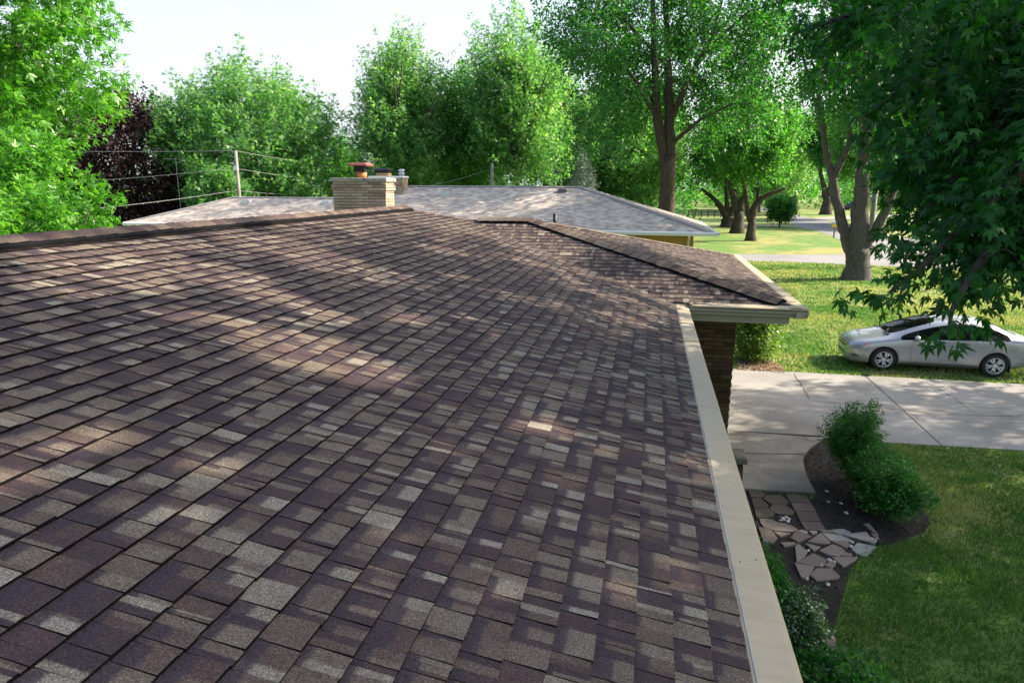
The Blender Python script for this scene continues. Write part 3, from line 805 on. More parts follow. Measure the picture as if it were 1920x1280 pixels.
# ---- gutters: capped with aluminium covers, one part each run
def gutter_run(A, B, right, inner_len, cover_lo, name='gutter', joints=1.22, seed=3, screws=True, seam=True, coverpart=True):
    """profile axes: right = away from the roof; A, B on the shingle edge"""
    A, B, right = Vector(A), Vector(B), Vector(right); d = (B-A); L = d.length; d.normalize()
    G = MB()
    W = .195; z0 = -.05
    # K-style trough: back, bottom, ogee front with a rolled lip
    prof = [(.045, z0), (.045, -.155), (.135, -.155), (.150, -.140), (.152, -.118), (.168, -.098), (.182, -.092), (.186, -.080), (.186, -.062), (.200, -.058), (.202, -.045), (.190, -.045), (.180, -.052)]
    G.extrude(prof, A, B, right)
    gutter = G.build(name, M_GUT, HOUSE)
    hpart(gutter)
    r = np.random.default_rng(seed); x = 0.0
    while x < L - .02:
        x2 = min(L, x + joints); jj = r.uniform(-.0012, .0012)
        a, b = A + d*(x+.001), A + d*(x2-.001)
        c = MB()
        top = [(-.04, .004), (.035, .001), (.047, .000), (.050, .006), (.190, -.006), (.208, -.010), (.216, -.020), (.214, -.031), (.203, -.034), (.203, -.031), (.210, -.029), (.211, -.021), (.204, -.014), (.190, -.010), (.050, .002), (.035, -.003), (-.04, 0.0)]
        c.extrude([(p[0], p[1]+jj) for p in top], a, b, right)
        cv = c.build('gutter_cover', M_COVER, gutter)
        if seam:
            s = MB(); s.extrude([(.046, .0045+jj), (.0515, .0075+jj), (.0515, .0045+jj), (.046, .001+jj)], a, b, right); s.build('seam_strip', M_SEAM, gutter)
        if screws:
            for f_ in (.10,):
                for ac in (.085, .165):
                    P = a + d*((x2-x)*f_ + r.normal(0, .015)) + right*ac + Vector((0, 0, .0035 - (ac-.05)*.0857 + jj))
                    MB().lathe([(.0052, 0), (.0052, .0025), (.003, .004), (0, .0042)], 8, Matrix.Translation(P)).build('screw', M_SCREW, gutter)
        x = x2
    return gutter
gutter_run((XE-.005, Y0, ZE-.012), (XE-.005, 10.235, ZE-.012), (1, 0, 0), 0, 0, seed=4)
gutter_run((.63, NW.y+.015, NW.z+.006), (NW.x+.20, NW.y+.015, NW.z+.006), (0, -1, 0), 0, 0, seed=5, screws=False, seam=False, joints=3.0)
gutter_run((NW.x-.015, NW.y-.19, NW.z+.008), (FW.x-.015, FW.y+.2, NW.z+.008), (1, 0, 0), 0, 0, seed=6, screws=False, seam=False, joints=3.0)
# fascia boards and soffits
fb = MB(); fb.box((XE+.005, Y0, 2.93), (XE+.030, 10.30, ZE-.004)); hpart(fb.build('fascia', M_GUT, HOUSE))
fb = MB(); fb.box((.45, NW.y+.005, 2.905), (NW.x-.02, NW.y+.030, NW.z-.012)); hpart(fb.build('fascia', M_GUT, HOUSE))
fb = MB(); fb.box((NW.x-.045, NW.y+.034, 2.905), (NW.x-.020, FW.y, NW.z-.012)); hpart(fb.build('fascia', M_GUT, HOUSE))
sf = MB(); sf.box((-.25, Y0, 2.935), (XE, 10.25, 2.95)); sf.box((-.25, NW.y+.031, 2.912), (NW.x-.05, 11.0, 2.926)); sf.box((1.70, 11.01, 2.912), (NW.x-.05, FW.y, 2.926))
hpart(sf.build('soffit', M_GUT, HOUSE))

# ---- brick walls: every brick of the wing wall that can be seen
WX1 = at(1381, 605, 10.85).x
WY = 10.85
wall = MB(); wall.box((-.30, WY+.012, -.1), (WX1-.010, WY+.12, 2.92)); wall.box((WX1-.10, WY+.13, -.1), (WX1-.008, 17.3, 2.92)); wall.box((-.30, Y0, -.1), (-.2, WY, 2.93))
wall.box((-9.2, Y0, -.1), (-9.1, 17.3, ZB)); wall.box((-9.0, 17.2, -.1), (WX1-.2, 17.3, 2.9)); wall.box((-9.1, Y0, -.1), (-.3, Y0+.1, 2.93))
WALLO = hpart(wall.build('brick_wall', M_DMORTAR, HOUSE))
def bricks(parent, A, d, nrm, length, z0, z1, L=.292, Hh=.058, j=.010, depth=.05, mat=M_BRICK, seed=5, name='brick', first=None):
    """running bond of real bricks; A at the foot of the wall, d along it, nrm outwards"""
    r = np.random.default_rng(seed); A, d, nrm = Vector(A), Vector(d), Vector(nrm); z = z0; row = 0; cache = {}
    while z + Hh <= z1 + .001:
        x = -(L+j)/2*(row % 2)
        while x < length:
            a, b = max(0, x), min(length, x+L)
            if b - a > .03:
                key = round(b-a, 3)
                pr = float(r.uniform(-.0015, .0025))
                mb = MB(); c = .004; w = b-a
                vs = [Vector((0,-depth,0)), Vector((w,-depth,0)), Vector((w,-depth,Hh)), Vector((0,-depth,Hh)), Vector((0,-c,0)), Vector((w,-c,0)), Vector((w,-c,Hh)), Vector((0,-c,Hh)), Vector((c,0,c)), Vector((w-c,0,c)), Vector((w-c,0,Hh-c)), Vector((c,0,Hh-c))]
                mb.add([A + d*(a+v.x) + nrm*(v.y+pr) + Vector((0,0,z+v.z)) for v in vs], [(0,1,5,4),(1,2,6,5),(2,3,7,6),(3,0,4,7),(4,5,9,8),(5,6,10,9),(6,7,11,10),(7,4,8,11),(8,9,10,11)])
                me = mb.mesh(name); tint_mesh(me, float(r.beta(1.6, 1.6))); fix_normals(me)
                link_mesh(name, me, mat, parent)
            x += L + j
        z += Hh + j; row += 1
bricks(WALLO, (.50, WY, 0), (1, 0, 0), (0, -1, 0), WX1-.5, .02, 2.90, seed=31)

# ---- the chimney behind the ridge
CY = 15.0
cl, cr_ = at(622, 372, CY), at(721, 372, CY)
ctop = at(671, 336, CY).z
CH = MB(); cdep = .52
CH.box((cl.x+.012, CY+.012, 2.9), (cr_.x-.012, CY+cdep-.012, ctop-.10))
CHIM = hpart(CH.build('chimney', M_MORTAR, HOUSE))
zb = at(671, 392, CY).z
def ring(z0, z1, o, seed):
    w = cr_.x - cl.x + 2*o
    bricks(CHIM, (cl.x-o, CY-o, 0), (1, 0, 0), (0, -1, 0), w, z0, z1, mat=M_CBRICK, seed=seed, depth=.03+o)
    bricks(CHIM, (cr_.x+o, CY-o+.002, 0), (0, 1, 0), (1, 0, 0), cdep+2*o, z0, z1, mat=M_CBRICK, seed=seed+1, depth=.03+o)
pitch = .068
zt = ctop - .09
ring(zb - .75, zt - pitch*2.05, 0, 41)
ring(zt - pitch*3 + .004, zt - pitch*.98, .028, 51)
ring(zt - pitch + .004, zt + .004, .0, 55)
MB().cbox((cl.x-.045, CY-.045, ctop-.088), (cr_.x+.045, CY+cdep+.045, ctop), .02).build('chimney_cap', M_CAPST, CHIM)
# clay flue with louvred black collar and faded red cap
fx = at(674, 330, CY+.25)
fxx, fy = fx.x, CY + .26
MB().lathe([(.13, ctop-.01), (.13, ctop+.14), (.123, ctop+.14)], 20, Matrix.Translation((fxx, fy, 0))).build('flue', M_TERRA, CHIM, True)
mb = MB()
for i in range(4): mb.box((fxx-.145+.006*i, fy-.145, ctop+.142+i*.028), (fxx+.145-.006*i, fy+.145, ctop+.160+i*.028))
mb.box((fxx-.125, fy-.125, ctop+.140), (fxx+.125, fy+.125, ctop+.262))
mb.build('flue_collar', M_BLACK, CHIM)
z_ = ctop + .262
MB().add([(fxx+sx*.225, fy+sy*.22, z_) for sx, sy in ((-1,-1),(1,-1),(1,1),(-1,1))] + [(fxx+sx*.24, fy+sy*.235, z_+.03) for sx, sy in ((-1,-1),(1,-1),(1,1),(-1,1))] + [(fxx+sx*.17, fy+sy*.17, z_+.085) for sx, sy in ((-1,-1),(1,-1),(1,1),(-1,1))],
    [(3,2,1,0)] + [(i, (i+1)%4, 4+(i+1)%4, 4+i) for i in range(4)] + [(4+i, 4+(i+1)%4, 8+(i+1)%4, 8+i) for i in range(4)] + [(8,9,10,11)]).build('flue_cap', M_REDCAP, CHIM)
# small brick pier beside the walk
pc = at(1393, 857, 9.55)
pz = pc.z
pier = empty('brick_pier', (pc.x-.12, 9.7, 0), label='short brick pier with flat mossy cap under the long gutter', cat='pier')
pb = MB(); pb.box((-.20, -.16, 0), (.14, .16, pz-.05)); po = pb.build('pier_body', M_DMORTAR, pier)
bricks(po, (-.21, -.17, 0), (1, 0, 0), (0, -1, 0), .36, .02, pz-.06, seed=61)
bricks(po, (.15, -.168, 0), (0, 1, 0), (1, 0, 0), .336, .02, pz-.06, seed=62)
MB().cbox((-.25, -.21, pz-.05), (.19, .21, pz+.03), .012).build('pier_cap', simple('mossy_stone', (.115,.12,.085), .9, 0, .3, 10, .4), pier)

# black strap lying on the gutter corner
S = empty('metal_strap', tuple(at(1296, 567, 10.13)), label='bent black strap lying on the inner gutter corner', cat='strap')
mb = MB(); hs = .008; w0 = Vector((0, 0, ZE + .03)) - Vector((0, 0, S.location.z))
pts = [(-.09, .03, .012), (-.05, .05, .018), (0, .045, .040), (.04, .03, .020), (.12, .02, .012), (.30, -.005, .009)]
zb_ = ZE + .012 - S.location.z
vs = []
for i, (x, y, z) in enumerate(pts):
    ww = .026 if i < 4 else .02 - .006*(i-4)
    vs += [(x, y-ww, z+zb_), (x, y+ww, z+zb_+.004), (x, y+ww, z+zb_+.009), (x, y-ww, z+zb_+.005)]
fs = []
for i in range(len(pts)-1):
    for k in range(4): fs.append((4*i+k, 4*i+(k+1)%4, 4*i+4+(k+1)%4, 4*i+4+k))
mb.add(vs, fs + [(3,2,1,0), (20,21,22,23)])
mb.build('band', simple('black_rubber', (.022,.022,.03), .35), S)
mb = MB(); mb.tube([(-.06, -.02, zb_+.013), (-.03, -.06, zb_+.012), (.0, -.10, zb_+.012)], .008, 6); mb.build('tail', M_BLACK, S)
# ================================================================== THE GREY ROOFED NEIGHBOUR HOUSE
NB = empty('neighbour_house', (-8, 36, 0), label='long low neighbour house with pale grey shingled roof and ochre wall', cat='house')
NOFF = Vector((-8, 36, 0))
def npart(o): o.matrix_parent_inverse = Matrix.Translation(-NOFF); return o
M_GREY = far_shingle_mat('grey_far_shingle', [(.29,.25,.212), (.43,.38,.328), (.56,.50,.435)], .30, .155)
NE = at(1341, 434, 33.0)                    # near right eave corner
NX1, NY0, NZ0 = NE.x, 33.0, NE.z
RG1 = at(1088, 347, 38.5); RG0 = at(700, 353, 38.5)
NZ1 = EYE - .02
RG1.z = NZ1; RG0.z = NZ1
NY1 = 44.0
LG0 = at(436, 375, 37.0); LZ = LG0.z; LX0 = at(230, 432, 33.0).x
# main (right) body
A = Vector((RG0.x-1.5, NY0, NZ0)); B = Vector((NX1, NY0, NZ0)); Cc = Vector((NX1, NY1, NZ0)); D = Vector((RG0.x-1.5, NY1, NZ0))
R1 = Vector((RG1.x, 38.5, NZ1)); R0 = Vector((RG0.x-1.5, 38.5, NZ1))
def rf(pts, fr, name='roof_slope'): return npart(uvquad(name, pts, M_GREY, NB, fr))
rf([A, B, R1, R0], plane_frame(A, (1,0,0), (0, -(NZ1-NZ0), 38.5-NY0)))
rf([B, Cc, R1], plane_frame(B, (0,1,0), (B-Cc).cross(R1-Cc) if (B-Cc).cross(R1-Cc).z > 0 else -(B-Cc).cross(R1-Cc)))
rf([Cc, D, R0, R1], plane_frame(Cc, (1,0,0), (0, (NZ1-NZ0), NY1-38.5)))
rf([D, A, R0], plane_frame(D, (0,1,0), (-1, 0, .2)))
# lower left body
LY = 37.0
LA = Vector((LX0, NY0+.02, NZ0)); LB = Vector((RG0.x+3, NY0+.02, NZ0)); LR1 = Vector((RG0.x+3, LY, LZ)); LR0 = Vector((LG0.x, LY, LZ))
rf([LA, LB, LR1, LR0], plane_frame(LA, (1,0,0), (0, -(LZ-NZ0), LY-NY0)))
LD = Vector((LX0, 41, NZ0)); LC = Vector((RG0.x+3, 41, NZ0))
rf([LD, LA, LR0], plane_frame(LD, (0,1,0), (-(LZ-NZ0), 0, 4)))
rf([LC, LD, LR0, LR1], plane_frame(LC, (1,0,0), (0, (LZ-NZ0), 4)))
# ridge and hip caps: rows of bent shingles, too far to pick apart
def nridge(P, Q, w=.14):
    d = (Q-P); n = max(1, int(d.length/.16)); mb = MB()
    for i in range(n):
        a = P + d*(i/n); b = P + d*((i+1.2)/n); s = d.cross(Vector((0,0,1))).normalized()*w
        mb.add([a-s+Vector((0,0,-.01)), a+Vector((0,0,.055)), a+s+Vector((0,0,-.01)), b-s+Vector((0,0,-.02)), b+Vector((0,0,.04)), b+s+Vector((0,0,-.02))], [(0,1,4,3), (1,2,5,4), (0,2,1)])
    npart(mb.build('ridge_cap', simple('grey_cap_shingle', (.26,.25,.24), .9, 0, .2, 20), NB))
nridge(R1, R0); nridge(B + Vector((-.1,.1,.03)), R1, .2); nridge(LR0, LR1); nridge(LA, LR0); nridge(Cc, R1)
# white gutter, fascia and ochre walls
gm = MB()
gm.extrude([(0, 0), (0, -.13), (.09, -.13), (.10, -.07), (.14, -.04), (.14, .0), (.12, .012)], (LX0, NY0, NZ0), (NX1+.14, NY0, NZ0), (0, -1, 0))
gm.extrude([(0, 0), (0, -.13), (.09, -.13), (.10, -.07), (.14, -.04), (.14, .0), (.12, .012)], (NX1, NY0-.14, NZ0+.002), (NX1, NY1, NZ0+.002), (1, 0, 0))
npart(gm.build('gutter', M_WHITE, NB))
npart(MB().extrude([(0, .012), (.14, .016), (.14, .02), (0, .05)], (LX0, NY0, NZ0), (NX1+.13, NY0, NZ0), (0, -1, 0)).build('gutter_cover', M_WHITE, NB))
sm = MB(); sm.box((LX0, NY0+.01, NZ0-.15), (NX1, NY1, NZ0-.135)); npart(sm.build('soffit', M_WHITE, NB))
wx = at(1298, 450, 33.7).x
wm = MB(); wm.box((LX0+.6, NY0+.7, -.1), (wx, NY1-.7, NZ0-.152))
NW_ = npart(wm.build('wall', M_YELLOW, NB))
bp = MB()
for i in range(12): bp.box((LX0+.62, NY0+.682, .05+i*.19), (wx+.012, NY0+.698, .05+i*.19+.175))
npart(bp.build('siding_board', M_YELLOW, NB, kind='stuff'))
dp = at(1289, 447, 33.55)
npart(MB().tube([(dp.x, NY0-.06, NZ0-.12), (dp.x, NY0+.25, NZ0-.30), (dp.x, NY0+.60, NZ0-.45), (dp.x, NY0+.63, .15)], .055, 10).build('downspout', M_WHITE, NB, True))
# roof vents
def roof_z(y): return NZ0 + (NZ1-NZ0)*(y-NY0)/(38.5-NY0)
def lroof_z(y): return NZ0 + (LZ-NZ0)*(y-NY0)/(LY-NY0)
for (px, py, zf, Y) in ((832, 362, roof_z, 37.3), (1052, 353, roof_z, 37.9), (461, 381, lroof_z, 36.2), (610, 378, lroof_z, 36.2)):
    p = at(px, py, Y); z = zf(Y)
    mb = MB(); mb.cbox((p.x-.23, Y-.22, z-.08), (p.x+.23, Y+.22, z+.15), .05)
    v = npart(mb.build('roof_vent', M_GALV if px != 1052 else simple('brown_metal', (.10,.09,.09), .6), NB))
# its chimney
cy = 37.4
a = at(690, 340, cy); b = at(751, 340, cy); tz = at(720, 332.5, cy).z
mb = MB(); mb.box((a.x, cy, 2.5), (b.x, cy+.9, tz-.09))
NCH = npart(mb.build('chimney', M_MORTAR, NB))
bk = MB(); row = 0; z = 3.9; tl = []
while z < tz - .15:
    for (O, d, nn, LL) in ((Vector((a.x, cy, 0)), Vector((1,0,0)), Vector((0,-1,0)), b.x-a.x), (Vector((b.x, cy, 0)), Vector((0,1,0)), Vector((1,0,0)), .9)):
        x = -.15*(row % 2)
        while x < LL:
            s, e = max(0, x), min(LL, x+.292)
            if e-s > .04:
                P = [O + d*s, O + d*e]; 
                vs = [P[0]+nn*.012+Vector((0,0,z)), P[1]+nn*.012+Vector((0,0,z)), P[1]+nn*.012+Vector((0,0,z+.058)), P[0]+nn*.012+Vector((0,0,z+.058)), P[0]+Vector((0,0,z)), P[1]+Vector((0,0,z)), P[1]+Vector((0,0,z+.058)), P[0]+Vector((0,0,z+.058))]
                bk.add(vs, [(0,1,2,3),(4,5,1,0),(5,6,2,1),(6,7,3,2),(7,4,0,3)]); tl += [rng.beta(1.5,1.5)]*5
            x += .302
    z += .068; row += 1
me = bk.mesh('brickwork'); at_ = me.attributes.new('tint', 'FLOAT', 'FACE'); at_.data.foreach_set('value', np.array(tl, np.float32)); fix_normals(me)
link_mesh('brickwork', me, M_CBRICK, NCH, kind='stuff')
MB().cbox((a.x-.06, cy-.06, tz-.09), (b.x+.06, cy+.96, tz), .03).build('chimney_cap', M_WHITE, NCH)
q = at(716, 325, cy+.45)
fb = MB(); fb.box((q.x-.36, cy+.15, tz-.01), (q.x+.36, cy+.75, tz+.17)); fb.build('flue', simple('buff_clay', (.42,.27,.13), .8, 0, .2, 9), NCH)
fb = MB(); fb.box((q.x-.38, cy+.13, tz+.172), (q.x+.38, cy+.77, tz+.34)); fb.add([(q.x-.50, cy+.0, tz+.342), (q.x+.50, cy+.0, tz+.342), (q.x+.50, cy+.9, tz+.342), (q.x-.50, cy+.9, tz+.342), (q.x-.32, cy+.2, tz+.44), (q.x+.32, cy+.2, tz+.44), (q.x+.32, cy+.7, tz+.44), (q.x-.32, cy+.7, tz+.44)], [(3,2,1,0),(4,5,6,7),(0,1,5,4),(1,2,6,5),(2,3,7,6),(3,0,4,7)])
fb.build('flue_cap', M_BLACK, NCH)
q = at(750, 325, cy+.4)
MB().lathe([(.16, tz-.01), (.16, tz+.12), (.22, tz+.13), (.22, tz+.17), (.13, tz+.18), (.13, tz+.27), (.19, tz+.28), (.19, tz+.36), (.08, tz+.40), (0, tz+.41)], 18, Matrix.Translation((q.x, cy+.4, 0))).build('metal_vent', M_GALV, NCH, True)

# ================================================================== POLES, WIRES, STREET THINGS
def pole(px, ptop, pbase, Y, rad, label, name='utility_pole', cat='pole', mat=None):
    t = at(px, ptop, Y)
    o = empty(name, (t.x, Y, 0), label=label, cat=cat)
    MB().tube([(0, 0, -.1), (.0, 0, t.z*.5), (0, 0, t.z)], [rad*1.15, rad*1.05, rad], 12).build('post', mat or M_POLE, o, True)
    return o, t
UP, ut = pole(438, 288, 375, 40.5, .105, 'weathered wooden utility pole behind the left end of the grey roof')
def wire(parent, P, Q, sag, r=.014):
    P, Q = Vector(P), Vector(Q); pts = []
    for i in range(13):
        t = i/12; p = P.lerp(Q, t); p.z -= sag*4*t*(1-t); pts.append(p - parent.location)
    MB().tube(pts, r, 5).build('wire', simple('grey_cable', (.22,.22,.23), .6), parent)
M_CABLE = None
wire(UP, ut, at(60, 292, 42), .05); wire(UP, at(438, 320, 40.5), at(90, 352, 37), .1); wire(UP, at(438, 362.5, 40.5), at(120, 404, 31), .1)
wire(UP, ut, at(720, 322, 62), .2, .012); wire(UP, at(438, 321, 40.5), at(720, 349, 62), .2, .012); wire(UP, at(438, 362, 40.5), at(640, 373, 60), .1, .012)
MB().box((-.13, -.20, ut.z-1.25), (.13, -.02, ut.z-.95)).build('bracket', M_GALV, UP)
UP2, u2 = pole(919, 306, 352, 48.0, .10, 'thin wooden utility pole in front of the dark trees behind the roof ridge')
wire(UP2, u2 - Vector((0,0,.4)), at(800, 350, 49), .1, .012); wire(UP2, u2 - Vector((0,0,1.4)), at(985, 349, 49), .1, .012)
UP3, u3 = pole(1640, 345, 496, 45.6, .15, 'pale wooden street pole right of the big three stemmed tree')
# television aerial on a mast
AE = empty('tv_aerial', (at(330, 340, 44).x, 44, 0), label='thin roof aerial rising before the dark red tree', cat='aerial')
t = at(330, 302, 44) - Vector((AE.location.x, 44, 0))
mb = MB(); mb.tube([(0,0,0), (0,0,t.z)], .018, 6); mb.tube([(-.65,0,t.z-.1),(.95,.2,t.z-.1)], .02, 5)
AEO = mb.build('mast', M_GALV, AE)
for i in range(5): MB().tube([(-.6+i*.35, -.5+i*.05, t.z-.1), (-.6+i*.35, .5, t.z-.1)], .014, 5).build('rod', M_GALV, AE)
# mailbox
mp = gp(1561, 440)
MBX = empty('mailbox', (mp.x, mp.y, 0), label='mailbox with a yellow newspaper box on a post by the street', cat='mailbox')
MB().box((-.06, -.06, -.05), (.06, .06, 1.05)).build('post', M_POLE, MBX)
pr = [(math.cos(math.pi*i/8)*.14, math.sin(math.pi*i/8)*.14) for i in range(9)] + [(-.14, -.16), (.14, -.16)]
MB().extrude(pr, (-.32, 0, 1.5), (.32, 0, 1.5), (0, 1, 0)).build('box', simple('grey_mailbox', (.42,.43,.45), .5), MBX)
MB().box((-.30, -.13, 1.06), (.30, .13, 1.32)).build('newspaper_box', simple('yellow_plastic', (.75,.42,.02), .5), MBX)
# rail fence at the back of the lawn
fp0, fp1 = gp(1288, 404.5), gp(1349, 403.5)
FN = empty('rail_fence', tuple(fp0), label='dark wooden rail fence behind the row of lawn trees', cat='fence')
dv = fp1 - fp0; nseg = 5
for i in range(nseg+1):
    p = dv*(i/nseg); MB().box((p.x-.09, p.y-.09, -.1), (p.x+.09, p.y+.09, 1.25)).build('fence_post', M_BARKD, FN)
ang = math.atan2(dv.y, dv.x)
for zz_ in (.35, .75, 1.12):
    for i in range(nseg):
        p = dv*(i/nseg); M = Matrix.Translation(p) @ Matrix.Rotation(ang, 4, 'Z')
        MB().box((0, -.13, zz_), (dv.length/nseg, -.095, zz_+.11), M).build('rail', M_BARKD, FN)
# ================================================================== THE SILVER SEDAN
def car_paint(name, col):
    m, nt, b, _ = new_mat(name)
    n = noise(nt, 900, 2, .5, wpos(nt)); r = ramp(nt, [(.3, tuple(c*.92 for c in col)), (.7, tuple(c*1.06 for c in col))]); nt.links.new(n.outputs[0], r.inputs[0])
    nt.links.new(r.outputs[0], b.inputs['Base Color'])
    b.inputs['Metallic'].default_value = .5; b.inputs['Roughness'].default_value = .27
    b.inputs['Coat Weight'].default_value = .8; b.inputs['Coat Roughness'].default_value = .05
    return m
M_PAINT = car_paint('silver_paint', (.36, .375, .40))
def glass_mat(name, tint, alpha):
    m, nt, b, out = new_mat(name)
    b.inputs['Base Color'].default_value = (*tint, 1); b.inputs['Roughness'].default_value = .03; b.inputs['Specular IOR Level'].default_value = .6
    tr = N(nt, 'ShaderNodeBsdfTransparent'); tr.inputs[0].default_value = (.75, .82, .78, 1)
    mx = N(nt, 'ShaderNodeMixShader'); fr = N(nt, 'ShaderNodeFresnel'); fr.inputs[0].default_value = 1.5
    f = mathn(nt, 'ADD', mathn(nt, 'MULTIPLY', fr.outputs[0], 1.0), 1-alpha, True)
    nt.links.new(f, mx.inputs[0]); nt.links.new(tr.outputs[0], mx.inputs[1]); nt.links.new(b.outputs[0], mx.inputs[2])
    nt.links.new(mx.outputs[0], out.inputs['Surface'])
    return m
M_GLASS = glass_mat('car_glass', (.012, .016, .016), .86)
M_TRIM = simple('black_trim', (.012,.012,.013), .45)
M_TYRE = simple('tyre_rubber', (.014,.014,.014), .8, 0, .2, 30)
M_RIM = simple('silver_wheel_cover', (.60,.61,.63), .35, .5, .05)
M_DARK = simple('dark_cabin', (.018,.018,.02), .8)
M_SEAT = simple('grey_seat', (.07,.075,.085), .9)
M_CHROME = simple('chrome', (.75,.76,.78), .12, 1.0, .02)
def lens_mat(name, col, rough=.1):
    m, nt, b, _ = new_mat(name); b.inputs['Base Color'].default_value = (*col, 1); b.inputs['Roughness'].default_value = rough; b.inputs['Coat Weight'].default_value = 1; b.inputs['Coat Roughness'].default_value = .03
    return m
M_HEAD = lens_mat('headlight_lens', (.22,.25,.29)); M_AMBER = lens_mat('amber_lens', (.62,.13,.03)); M_RED = lens_mat('red_lens', (.50,.02,.03))

CAR = empty('parked_car', (7.80, 20.10, 0), R(-2.1), label='silver four door sedan parked on the grass beside the driveway', cat='car')
ST = [ # x, y[9], z[9]: bottom, sill, low, mid, belt, rail, edge, inner, centre
 (-2.225, [.40,.52,.58,.60,.57,.48,.38,.2,0], [.21,.26,.40,.52,.60,.635,.65,.655,.66]),
 (-2.13, [.62,.71,.755,.765,.735,.64,.5,.25,0], [.17,.24,.40,.55,.655,.71,.735,.75,.755]),
 (-1.90, [.74,.81,.845,.855,.825,.72,.5,.25,0], [.17,.23,.42,.60,.735,.80,.835,.85,.855]),
 (-1.62, [.76,.84,.87,.875,.85,.74,.5,.25,0], [.18,.23,.44,.65,.79,.855,.895,.912,.917]),
 (-1.42, [.76,.85,.878,.882,.855,.75,.5,.25,0], [.19,.24,.45,.68,.828,.892,.94,.958,.964]),
 (-1.24, [.76,.86,.882,.886,.86,.765,.56,.28,0], [.19,.24,.45,.69,.856,.93,.982,1.004,1.010]),
 (-.98, [.76,.86,.885,.89,.868,.775,.63,.32,0], [.19,.24,.45,.70,.885,.99,1.065,1.108,1.118]),
 (-.56, [.76,.86,.885,.89,.872,.735,.62,.32,0], [.19,.24,.45,.70,.915,1.15,1.24,1.285,1.295]),
 (-.10, [.76,.86,.885,.89,.875,.68,.57,.3,0], [.19,.24,.45,.70,.936,1.28,1.375,1.415,1.425]),
 (.32, [.76,.86,.885,.89,.876,.645,.54,.3,0], [.19,.24,.45,.705,.95,1.335,1.43,1.465,1.472]),
 (.72, [.76,.86,.885,.89,.876,.635,.53,.3,0], [.19,.24,.45,.71,.96,1.335,1.43,1.465,1.472]),
 (1.08, [.76,.855,.883,.888,.872,.63,.52,.3,0], [.20,.25,.46,.715,.97,1.285,1.388,1.43,1.437]),
 (1.335, [.76,.85,.88,.886,.868,.64,.52,.3,0], [.21,.26,.465,.72,.98,1.225,1.325,1.368,1.376]),
 (1.62, [.76,.84,.875,.88,.86,.67,.53,.3,0], [.23,.28,.47,.73,.99,1.105,1.18,1.22,1.23]),
 (1.90, [.75,.82,.86,.868,.845,.715,.55,.3,0], [.26,.31,.48,.74,.985,1.045,1.075,1.095,1.10]),
 (2.12, [.70,.77,.82,.83,.80,.70,.52,.3,0], [.30,.35,.49,.745,.965,1.015,1.04,1.05,1.053]),
 (2.27, [.62,.69,.74,.75,.72,.63,.48,.28,0], [.33,.38,.51,.73,.92,.975,1.0,1.008,1.01]),
 (2.32, [.45,.52,.58,.60,.56,.48,.38,.2,0], [.38,.42,.53,.70,.85,.90,.925,.93,.93]),
]
def build_shell():
    NP = 9; ns = len(ST); vs = []; fs = []; mi = []
    for x, ys, zs in ST:
        for y, z in zip(ys, zs): vs.append((x, -y, z))
        for y, z in list(zip(ys, zs))[-2::-1]: vs.append((x, y, z))
    W = 2*NP - 1
    def mat_for(i, k):
        k2 = k if k < NP-1 else W-2-k          # mirror strip index 0..7
        xa = ST[i][0]; xb = ST[i+1][0]; xm = (xa+xb)/2
        if k2 == 4 and -.99 < xa and xb < 1.64: return 1      # side glass
        if k2 in (6, 7) and -1.25 < xa and xb < -.09: return 2  # windscreen
        if k2 in (6, 7) and 1.07 < xa and xb < 1.91: return 3  # rear window
        return 0
    for i in range(ns-1):
        for k in range(W-1):
            fs.append((i*W+k, i*W+k+1, (i+1)*W+k+1, (i+1)*W+k)); mi.append(mat_for(i, k))
    fs.append(tuple(range(W))); mi.append(0); fs.append(tuple((ns-1)*W + k for k in reversed(range(W)))); mi.append(0)
    for i in range(ns-1):
        fs.append((i*W, (i+1)*W, (i+1)*W+W-1, i*W+W-1)); mi.append(4)
    me = bpy.data.meshes.new('cage'); me.from_pydata(vs, [], fs); me.polygons.foreach_set('material_index', mi)
    bm = bmesh.new(); bm.from_mesh(me)
    cr = bm.edges.layers.float.new('crease_edge')
    for e in bm.edges:
        m_ = set(f.material_index for f in e.link_faces)
        if len(m_) > 1: e[cr] = .55
        ks = sorted(v.index % W for v in e.verts)
        if ks[0] == ks[1] and min(ks[0], W-1-ks[0]) in (1, 4): e[cr] = max(e[cr], .35)
        if ks[0] == ks[1] and min(ks[0], W-1-ks[0]) == 3: e[cr] = max(e[cr], .15)
    bmesh.ops.recalc_face_normals(bm, faces=bm.faces); bm.to_mesh(me); bm.free()
    for _ in range(5): me.materials.append(None)
    o = bpy.data.objects.new('cage', me); C.objects.link(o)
    md = o.modifiers.new('s', 'SUBSURF'); md.levels = 3; md.render_levels = 3
    # wheel housings cut out of the shell
    cut = MB()
    for x in (-1.335, 1.335):
        for s in (-1, 1):
            M = Matrix.Translation((x, s*.66, .318)) @ Matrix.Rotation(R(90), 4, 'X')
            cut.lathe([(.372, -.28), (.372, .28)], 40, M)
    cme = cut.mesh('cut'); fix_normals(cme); co = bpy.data.objects.new('cut', cme); C.objects.link(co)
    bo = o.modifiers.new('b', 'BOOLEAN'); bo.object = co; bo.operation = 'DIFFERENCE'; bo.solver = 'EXACT'
    dg = bpy.context.evaluated_depsgraph_get(); ev = o.evaluated_get(dg)
    out = bpy.data.meshes.new_from_object(ev)
    full = bpy.data.objects.new('x', o.data)
    bpy.data.objects.remove(co); bpy.data.objects.remove(o); bpy.data.objects.remove(full)
    return out
shell = build_shell()
